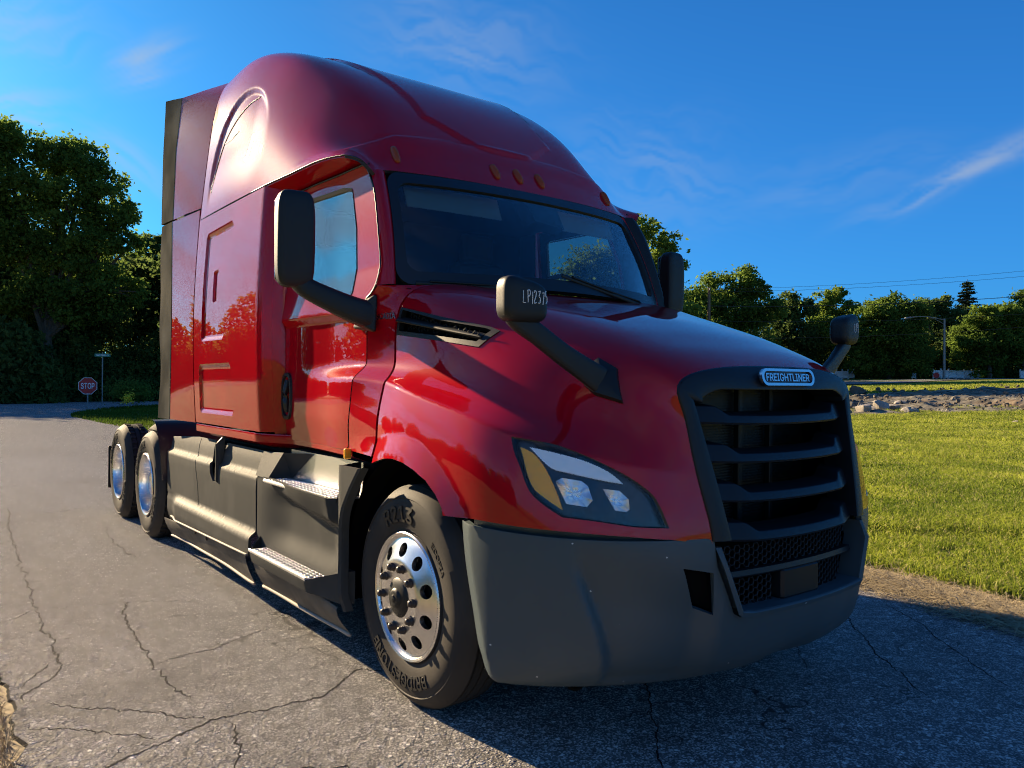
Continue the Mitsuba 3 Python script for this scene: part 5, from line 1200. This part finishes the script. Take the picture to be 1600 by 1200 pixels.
def tree(name, label, base, lobes, n, leaf, m_leaf, seed, group=None, trunk_r=None, gap=.62, parts=True, catg='tree'):
    """base (x, y); lobes (across, height, radius) in metres from the foot of the trunk: the bulges of the crown."""
    r = np.random.default_rng(seed); x, y = base; z0 = float(gz(x, y)); B = V(x, y, z0); pts, wood = [], []
    top = max(h + q for _, h, q in lobes); tr = trunk_r or .018 * top + .06
    low = min(h - q * .5 for _, h, q in lobes); fork = B + V(0, 0, max(low * .8, .18 * top))
    wood.append(tube(catmull([B - V(0, 0, .2), B + (fork - B) * .5 + r.normal(size=3) * [.15, .15, 0], fork], 4), np.linspace(tr * 1.25, tr * .85, 9), 9))
    tot = sum(q ** 2.2 for *_, q in lobes)
    for a, h, q in lobes:
        C = B + LAT * a + V(0, 0, h) + FWD * r.normal() * q * .35
        midp = fork * .45 + C * .55 + r.normal(size=3) * q * .12
        wood.append(tube(catmull([fork - V(0, 0, .3), midp, C], 5), np.linspace(tr * .55, tr * .16, 11), 7))
        nc = max(14, int(20 * (q / 1.5) ** 1.3)); nc = min(nc, 60)
        for j in range(nc):
            u = r.normal(size=3); u /= np.linalg.norm(u); rad = q * (.45 + .55 * r.random() ** .6); K = C + u * rad * [1, 1, .85]
            if K[2] < z0 + .6: continue
            if j % 3 == 0: wood.append(tube(catmull([C * .8 + midp * .2, (C + K) / 2 + r.normal(size=3) * q * .08, K], 3), np.linspace(tr * .16, .02, 7), 5))
            cr_ = q * (.24 + .34 * r.random()) * gap / .62
            k = int(n * (q ** 2.2 / tot) / nc); w = r.normal(size=(k, 3)); w /= np.linalg.norm(w, axis=1, keepdims=True)
            pts.append(K + w * (cr_ * (r.random((k, 1)) ** .55 + .35 * r.exponential(1.0, (k, 1)) * (r.random((k, 1)) < .2))) * [1.15, 1.15, .8])
    pts = np.vstack(pts); key, i = name, 0
    while f'{key}__crown' in scene: i += 1; key = f'{name}_{i:03d}'
    put_label(key, label, catg, None, group)
    add('trunk', cat(*wood), 'm_bark', 40, key); add('crown', leaves(pts, leaf, r), m_leaf, False, key)
    return key


tree('broad_tree', 'tallest broad-leaved tree of the woods on the left, sky showing through its crown', (-58.54, 3.69), [(-2.43, np.float64(17.33), 1.76), (0.22, np.float64(17.12), 1.94), (2.43, np.float64(16.48), 1.68), (4.06, np.float64(14.86), 1.5), (-1.32, np.float64(14.25), 2.2), (1.76, np.float64(13.52), 2.03), (4.5, np.float64(12.53), 1.5), (5.64, np.float64(13.28), 0.88), (-2.2, np.float64(11.15), 2.2), (0.66, np.float64(10.29), 2.12), (3.53, np.float64(10.09), 1.94), (5.95, np.float64(10.77), 0.97), (-0.88, np.float64(7.42), 2.2), (2.2, np.float64(7.0), 2.2), (5.07, np.float64(7.9), 1.5)], 40000, .165, 'm_leaf_mid', 1)
tree('broad_tree', 'tree at the far left edge of the photo, left of the tallest one', (-64.48, -0.79), [(0.0, np.float64(17.21), 2.75), (1.83, np.float64(18.37), 2.06), (-1.83, np.float64(14.91), 3.66), (0.92, np.float64(13.1), 3.66), (-1.37, np.float64(9.42), 4.12)], 26000, .19, 'm_leaf_mid', 2)
tree('broad_tree', 'dark tree low in the woods behind the stop sign', (-65.93, 5.55), [(-1.75, np.float64(9.2), 2.75), (1.25, np.float64(9.72), 2.75), (-0.25, np.float64(6.22), 3.49), (-3.24, np.float64(5.2), 3.0), (2.75, np.float64(6.24), 2.5)], 24000, .20, 'm_leaf_dark', 3)
tree('broad_tree', 'dark tree standing close to the rear of the sleeper', (-68.5, 12.07), [(0.71, np.float64(13.06), 1.32), (-1.1, np.float64(10.58), 1.98), (1.37, np.float64(10.6), 2.2), (-0.55, np.float64(7.29), 2.75), (2.47, np.float64(6.76), 2.75)], 24000, .20, 'm_leaf_dark', 4)
tree('broad_tree', 'dark tree low at the left edge of the woods', (-67.29, 0.48), [(0.0, np.float64(9.39), 2.9), (2.41, np.float64(8.45), 2.65), (1.45, np.float64(5.06), 3.38), (-1.45, np.float64(6.01), 3.38)], 20000, .20, 'm_leaf_dark', 5)
tree('broad_tree', 'dense tree mostly hidden behind the truck cab', (-60.87, 15.46), [(-1.55, np.float64(10.07), 2.58), (1.03, np.float64(10.6), 3.09), (0.0, np.float64(6.47), 3.61)], 12000, .22, 'm_leaf_dark', 6)
tree('broad_tree', 'tall sunlit tree rising behind the far mirror and the cab', (-45.96, 48.14), [(0.87, np.float64(14.79), 1.51), (3.2, np.float64(13.76), 1.16), (2.15, np.float64(11.89), 1.86), (4.25, np.float64(11.56), 0.82), (0.0, np.float64(10.25), 3.2), (2.91, np.float64(8.81), 2.33), (-3.2, np.float64(10.8), 2.91), (-4.95, np.float64(8.46), 3.2), (-1.46, np.float64(6.74), 3.49), (3.49, np.float64(6.19), 2.33)], 40000, .19, 'm_leaf_pale', 7)
tree('broad_tree', 'wide grey-green tree behind the utility pole', (-50.39, 65.41), [(-1.89, np.float64(9.18), 1.82), (0.56, np.float64(10.6), 1.82), (3.0, np.float64(11.45), 1.68), (4.75, np.float64(10.49), 1.4), (-0.84, np.float64(7.09), 2.8), (2.66, np.float64(7.82), 2.8), (5.8, np.float64(8.19), 1.82), (3.35, np.float64(4.33), 3.14), (-1.54, np.float64(3.94), 2.8)], 30000, .19, 'm_leaf_mid', 8)
tree('broad_tree', 'small dark tree right of the utility pole', (-50.91, 81.18), [(0.0, np.float64(9.66), 1.33), (1.56, np.float64(8.49), 1.41), (-1.56, np.float64(8.08), 1.56), (0.0, np.float64(6.14), 2.35), (1.96, np.float64(4.59), 2.35)], 14000, .20, 'm_leaf_dark', 9)
tree('broad_tree', 'pale yellow-green tree above the far hood mirror', (-48.91, 87.1), [(-1.2, np.float64(9.91), 1.2), (0.64, np.float64(10.4), 1.2), (2.24, np.float64(8.81), 1.12), (0.0, np.float64(7.76), 2.08), (-2.0, np.float64(5.75), 2.24), (1.6, np.float64(4.98), 2.24)], 18000, .19, 'm_leaf_pale', 10)
tree('broad_tree', 'round bushy tree between the far hood mirror and the lamp post', (-41.66, 86.71), [(-1.72, np.float64(7.49), 1.95), (0.52, np.float64(8.25), 1.8), (2.77, np.float64(7.67), 1.65), (-0.6, np.float64(5.4), 2.7), (2.4, np.float64(5.05), 2.25), (-2.85, np.float64(4.26), 1.8), (-1.35, np.float64(2.4), 2.25), (2.02, np.float64(2.42), 2.1), (-3.22, np.float64(1.64), 1.35)], 34000, .18, 'm_leaf_mid', 11)
tree('broad_tree', 'dark green tree behind the lamp post', (-42.43, 100.51), [(-1.4, np.float64(9.26), 1.48), (1.07, np.float64(9.45), 1.48), (-0.16, np.float64(6.8), 2.47), (2.31, np.float64(7.23), 1.98), (-0.99, np.float64(3.91), 2.47), (1.89, np.float64(3.52), 2.14)], 20000, .20, 'm_leaf_dark', 12)
tree('broad_tree', 'leafy tree with large bright leaves right of the lamp post', (-34.52, 96.05), [(-1.12, np.float64(7.25), 1.65), (1.12, np.float64(7.65), 1.8), (3.0, np.float64(6.91), 1.65), (-1.87, np.float64(4.63), 2.1), (0.75, np.float64(4.27), 2.55), (3.37, np.float64(3.92), 2.1), (-2.62, np.float64(2.38), 1.35), (0.0, np.float64(1.8), 1.8)], 32000, .20, 'm_leaf_mid', 13)
tree('broad_tree', 'tree rising above the others at the right edge of the photo', (-35.92, 110.68), [(-0.83, np.float64(10.29), 1.5), (0.83, np.float64(10.97), 1.66), (3.33, np.float64(10.32), 2.5), (0.0, np.float64(7.8), 2.5), (3.33, np.float64(6.16), 3.33)], 20000, .20, 'm_leaf_mid', 14)


# understorey: too dense to count
def mass(name, label, spots, n, leaf, m_leaf, seed):
    r = np.random.default_rng(seed); P_ = []
    for (x, y), w, h in spots:
        k = int(n / len(spots)); u = r.normal(size=(k, 3)); u /= np.linalg.norm(u, axis=1, keepdims=True); u *= r.random((k, 1)) ** .4
        q = u * [w, w, h] + [x, y, 0]; q[:, 2] = np.abs(q[:, 2]) + gz(x, y); P_.append(q)
    k = add(name, leaves(np.vstack(P_), leaf, r, .1), m_leaf, False); put_label(k, label, 'woods', 'stuff')


U1 = [(-59.09, -1.98), (-61.49, -0.17), (-56.57, 1.33), (-60.25, 3.1), (-61.18, 5.17), (-61.43, 8.14), (-62.29, 10.31), (-61.08, 11.9), (-74.96, -2.98), (-78.0, -0.36), (-72.72, 1.6), (-74.66, 4.0), (-75.3, 6.46), (-75.84, 9.05), (-76.28, 11.77), (-76.61, 14.62), (-74.37, 17.56), (-72.13, 20.49), (-69.51, 23.91)]
mass('undergrowth', 'dark undergrowth and far trunks at the foot of the left woods', [(q, 3.4 if i < 8 else 5.0, (3.2 + 2.4 * (i * 7 % 5) / 4) if i < 8 else 5.5 + 2.5 * (i % 3)) for i, q in enumerate(U1)], 85000, .22, 'm_leaf_dark', 91)
U2 = [(-48.97, 44.21), (-52.55, 52.69), (-54.29, 60.3), (-56.97, 69.97), (-56.67, 76.95), (-54.94, 82.5), (-53.1, 88.2), (-51.13, 94.07), (-48.54, 99.11), (-46.83, 106.28), (-43.62, 110.49), (-40.41, 114.69), (-37.19, 118.9), (-33.45, 123.8)]
mass('undergrowth', 'dark undergrowth along the foot of the distant trees on the right', [(q, 6.0, 6.5 + 2.0 * (i % 2)) for i, q in enumerate(U2)], 70000, .26, 'm_leaf_dark', 92)
r = np.random.default_rng(77); sp = [((-112 + 6.0 * i, -22 - 1.5 * i - 6 * r.random()), 4.5, 8.5 + 8.0 * r.random() ** 1.5) for i in range(19)]
mass('tree_line', 'line of trees across the road, mirrored in the cab side and door glass', sp, 85000, .34, 'm_leaf_mid', 93)
k = add('shrub', leaves(np.array([V(*(-43.82, 6.47), .4) + np.random.default_rng(4).normal(size=3) * [.7, .7, .32] for _ in range(1)]) + np.random.default_rng(4).normal(size=(2600, 3)) * [.55, .55, .30], .07, np.random.default_rng(4)), 'm_leaf_mid', False); put_label(k, 'low green shrub right of the street name post', 'shrub')
fl_ = np.array([V(*(-41.87, 5.74), .55)]) + np.random.default_rng(6).normal(size=(220, 3)) * [.16, .16, .16]
k = add('flowers', leaves(fl_, .05, np.random.default_rng(7)), 'm_flower', False); put_label(k, 'clump of yellow flowers in front of the green shrub', 'flowers', 'stuff')
m = tube(catmull([V(*(-65.91, 12.16), -.1), V(*(-65.94, 12.12), 1.6), V(*(-65.87, 12.21), 3.4)], 5), np.linspace(.22, .16, 11), 9); k = add('tree_stem', m, 'm_post', 40); put_label(k, 'pale bare stem in front of the dark woods beside the sleeper', 'tree trunk')

# conifer
x, y = (-41.34, 106.88); z0 = float(gz(x, y)); HT = 15.85 - z0; r = np.random.default_rng(8); nd, wd = [], [tube([(x, y, z0), (x, y, z0 + HT)], [.30, .03], 8)]
for i in range(27):
    t = (i + .3) / 27; h = z0 + 2.2 + (HT - 2.4) * t; L = (1 - t) ** .85 * 3.6 + .25
    for j in range(int(6 + 5 * (1 - t))):
        a = r.random() * 2 * np.pi; dv = V(math.cos(a), math.sin(a), 0); q = L * (.75 + .4 * r.random())
        tip = V(x, y, h) + dv * q + V(0, 0, -.16 * q + .05 * q); md = V(x, y, h) + dv * q * .5 + V(0, 0, -.13 * q)
        wd.append(tube([V(x, y, h), md, tip], [.04, .025, .01], 4, False)); s = r.random((int(26 + 60 * q / 3.6), 1))
        c = np.where(s < .5, V(x, y, h) + (md - V(x, y, h)) * s * 2, md + (tip - md) * (s * 2 - 1)); nd.append(c + r.normal(size=c.shape) * [.16, .16, .06] - [0, 0, .05])
put_label('spruce', 'pointed dark spruce standing above the trees on the right', 'tree'); add('trunk', cat(*wd), 'm_bark', 40, 'spruce'); add('crown', leaves(np.vstack(nd), .16, r, .1), 'm_leaf_fir', False, 'spruce')

# ---- street furniture
def octagon(R): return [(R * math.cos(math.pi / 8 + i * math.pi / 4), R * math.sin(math.pi / 8 + i * math.pi / 4)) for i in range(8)]


def stop_sign(base, H, W, face, label, text=True, parent_kind='stop sign'):
    key, i = 'stop_sign', 0
    while f'{key}__post' in scene: i += 1; key = f'stop_sign_{i:03d}'
    z0 = float(gz(*base)); o = V(*base, z0 + H); xax = V(-face[1], face[0], 0); xax = -xax if xax @ LAT < 0 else xax
    nrm = np.cross(xax, (0, 0, 1)); put_label(key, label, parent_kind); R = W / 2 / math.cos(math.pi / 8)
    add('post', box(base[0] - .03, base[0] + .03, base[1] - .03, base[1] + .03, z0 - .2, z0 + H + .25), 'm_steel', 30, key)
    add('plate', orient(prism(octagon(R), .006), xax, (0, 0, 1), o + nrm * .035), 'm_vinyl' if text else 'm_sign_red', 30, key)
    add('face', orient(prism(octagon(R * .94), .003), xax, (0, 0, 1), o + nrm * .0415), 'm_sign_red', 30, key)
    if text:
        t = meshkit.text_mesh('STOP', W * .335, .003, True); t.apply_translation((-(t.bounds[0, 0] + t.bounds[1, 0]) / 2, -W * .168, 0)); t.vertices[:, 0] *= .90 * .80 * W / (t.bounds[1, 0] - t.bounds[0, 0]) if True else 1
        add('lettering', orient(t, xax, (0, 0, 1), o + nrm * .045), 'm_vinyl', False, key)


fdir = lambda b: (CAM[:2] - V(*b)) / np.linalg.norm(CAM[:2] - V(*b))
b = (-44.89, 4.26); stop_sign(b, 1.21, .92, fdir(b), 'red octagonal stop sign at the street corner on the left')
b = (-36.41, 86.99); stop_sign(b, 2.8 - float(gz(*b)), .62, fdir(b), 'small red stop sign beside the distant white fence', False)
b = (-49.42, 5.73); z = 3.06; put_label('street_name_sign', 'green street name sign on a dark post behind the stop sign', 'street sign')
add('post', tube([(*b, -.2), (*b, z + .18)], .035, 8), 'm_steel', 40, 'street_name_sign'); fx = fdir(b); xa = V(-fx[1], fx[0], 0); xa = -xa if xa @ LAT < 0 else xa; nn = np.cross(xa, (0, 0, 1))
add('blade', orient(prism([(-.43, -.10), (.43, -.10), (.43, .10), (-.43, .10)], .006), xa, (0, 0, 1), V(*b, z) + nn * .04), 'm_sign_green', 30, 'street_name_sign')
t = meshkit.text_mesh('WESTERN AV', .10, .003, True); t.apply_translation((-(t.bounds[0, 0] + t.bounds[1, 0]) / 2, -.05, 0)); t.vertices[:, 0] *= .72 / (t.bounds[1, 0] - t.bounds[0, 0])
add('lettering', orient(t, xa, (0, 0, 1), V(*b, z) + nn * .047), 'm_vinyl', False, 'street_name_sign')
# lamp post
b = (-35.66, 87.14); z0 = float(gz(*b)); zt = 9.1; put_label('lamp_post', 'grey street lamp with one long arm reaching left', 'street lamp')
add('pole', tube([(*b, z0), (*b, (z0 + zt) / 2), (*b, zt)], [.15, .12, .09], 10), 'm_steel', 40, 'lamp_post')
o = V(*b, zt); add('arm', cat(tube(catmull([o - [0, 0, .15], o - LAT * 1.3 + V(0, 0, .12), o - LAT * 2.6 + V(0, 0, .22), o - LAT * 3.7 + V(0, 0, .12)], 5), .045, 8), tube(catmull([o - [0, 0, .65], o - LAT * .8 - V(0, 0, .18), o - LAT * 1.5 + V(0, 0, .12)], 4), .03, 6)), 'm_steel', 40, 'lamp_post')
add('lamp_head', hull(spts(o - LAT * 3.7 + V(0, 0, .10), .09, 1), spts(o - LAT * 4.3 + V(0, 0, .03), .12, 1)), 'm_steel', 40, 'lamp_post')
# utility pole and wires
pb = (-41.65, 53.79); z0 = float(gz(*pb)); zt = 10.41; put_label('utility_pole', 'wooden utility pole with one crossarm left of the distant street', 'utility pole')
add('pole', tube([(*pb, z0 - .3), (*pb, zt)], [.17, .12], 9), 'm_post', 40, 'utility_pole')
qx = V(*(-15.11, 76.97), 0) - V(*pb, 0); qx /= np.linalg.norm(qx); ac = V(-qx[1], qx[0], 0); o = V(*pb, zt - .35)
add('crossarm', cat(tube([o - ac * 1.25, o + ac * 1.25], (.06, .07), 6)), 'm_post', 40, 'utility_pole')
for s in (-1.15, -.45, .45, 1.15): add('insulator', tube([o + ac * s, o + ac * s + V(0, 0, .22)], [.05, .03], 8), 'm_steel', 40, 'utility_pole')
def wire(a, b, sag, rad, label):
    s = np.linspace(0, 1, 25)[:, None]; q = np.asarray(a) + (np.asarray(b) - a) * s; q[:, 2:] -= sag * 4 * s * (1 - s)
    k = add('overhead_wire', tube(q, rad, 5, False), 'm_wire', True); put_label(k, label, 'wire', None)
for a, b, sag, rad, lb in [((*(-41.33, 54.2), 10.24), (*(-15.11, 76.97), 12.31), 0.5, 0.013, 'topmost overhead wire crossing the sky on the right'),
                           ((*(-41.11, 54.48), 10.01), (*(-15.11, 76.97), 11.78), 0.5, 0.013, 'second overhead wire from the top'),
                           ((*(-41.65, 53.79), 8.72), (*(-15.11, 76.97), 10.05), 0.6, 0.026, 'thick overhead cable just above the right treetops'),
                           ((*(-41.65, 53.79), 7.39), (*(-15.11, 76.97), 8.48), 0.6, 0.014, 'fourth overhead wire, in front of the trees'),
                           ((*(-41.65, 53.79), 5.81), (*(-15.11, 76.97), 7.54), 0.6, 0.014, 'lowest overhead wire, in front of the trees'),
                           ]:
    wire(V(*a), V(*b), sag, rad, lb)
# white fences
for n_, (spots, lb) in enumerate([([(-46.84, 83.23), (-46.42, 83.77), (-46.0, 84.32), (-45.58, 84.87), (-45.16, 85.41)], 'short white vinyl fence beside the far hood mirror'),
                                 ([(-40.93, 90.95), (-40.7, 91.25)], 'short white fence piece left of the main fence'),
                                 ([(-38.94, 91.91), (-38.39, 92.63), (-37.83, 93.36), (-37.28, 94.08), (-36.73, 94.8), (-36.18, 95.52), (-35.63, 96.24)], 'white vinyl fence behind the lamp post'),
                                 ([(-32.69, 100.09), (-32.13, 100.81), (-31.58, 101.54), (-31.03, 102.26), (-30.48, 102.98)], 'white fence piece at the right edge of the photo'),
                                 ]):
    key = 'vinyl_fence' + (f'_{n_:03d}' if n_ else ''); put_label(key, lb, 'fence'); pt = []
    for x, y in spots:
        z = float(gz(x, y)); pt.append((x, y, z))
        add('post', cat(box(x - .07, x + .07, y - .07, y + .07, z, z + 1.12), hull([(x - .09, y - .09, z + 1.12), (x + .09, y - .09, z + 1.12), (x + .09, y + .09, z + 1.12), (x - .09, y + .09, z + 1.12), (x, y, z + 1.22)])), 'm_vinyl', 30, key)
    for (x0, y0, za), (x1, y1, zb) in zip(pt[:-1], pt[1:]):
        a, b = V(x0, y0, za), V(x1, y1, zb); w = (b - a) / np.linalg.norm(b - a); t_ = V(-w[1], w[0], 0) * .025
        add('panel', hull([a + t_ + [0, 0, .12], b + t_ + [0, 0, .12], a - t_ + [0, 0, .12], b - t_ + [0, 0, .12], a + t_ + [0, 0, 1.0], b + t_ + [0, 0, 1.0], a - t_ + [0, 0, 1.0], b - t_ + [0, 0, 1.0]]), 'm_vinyl', 30, key)
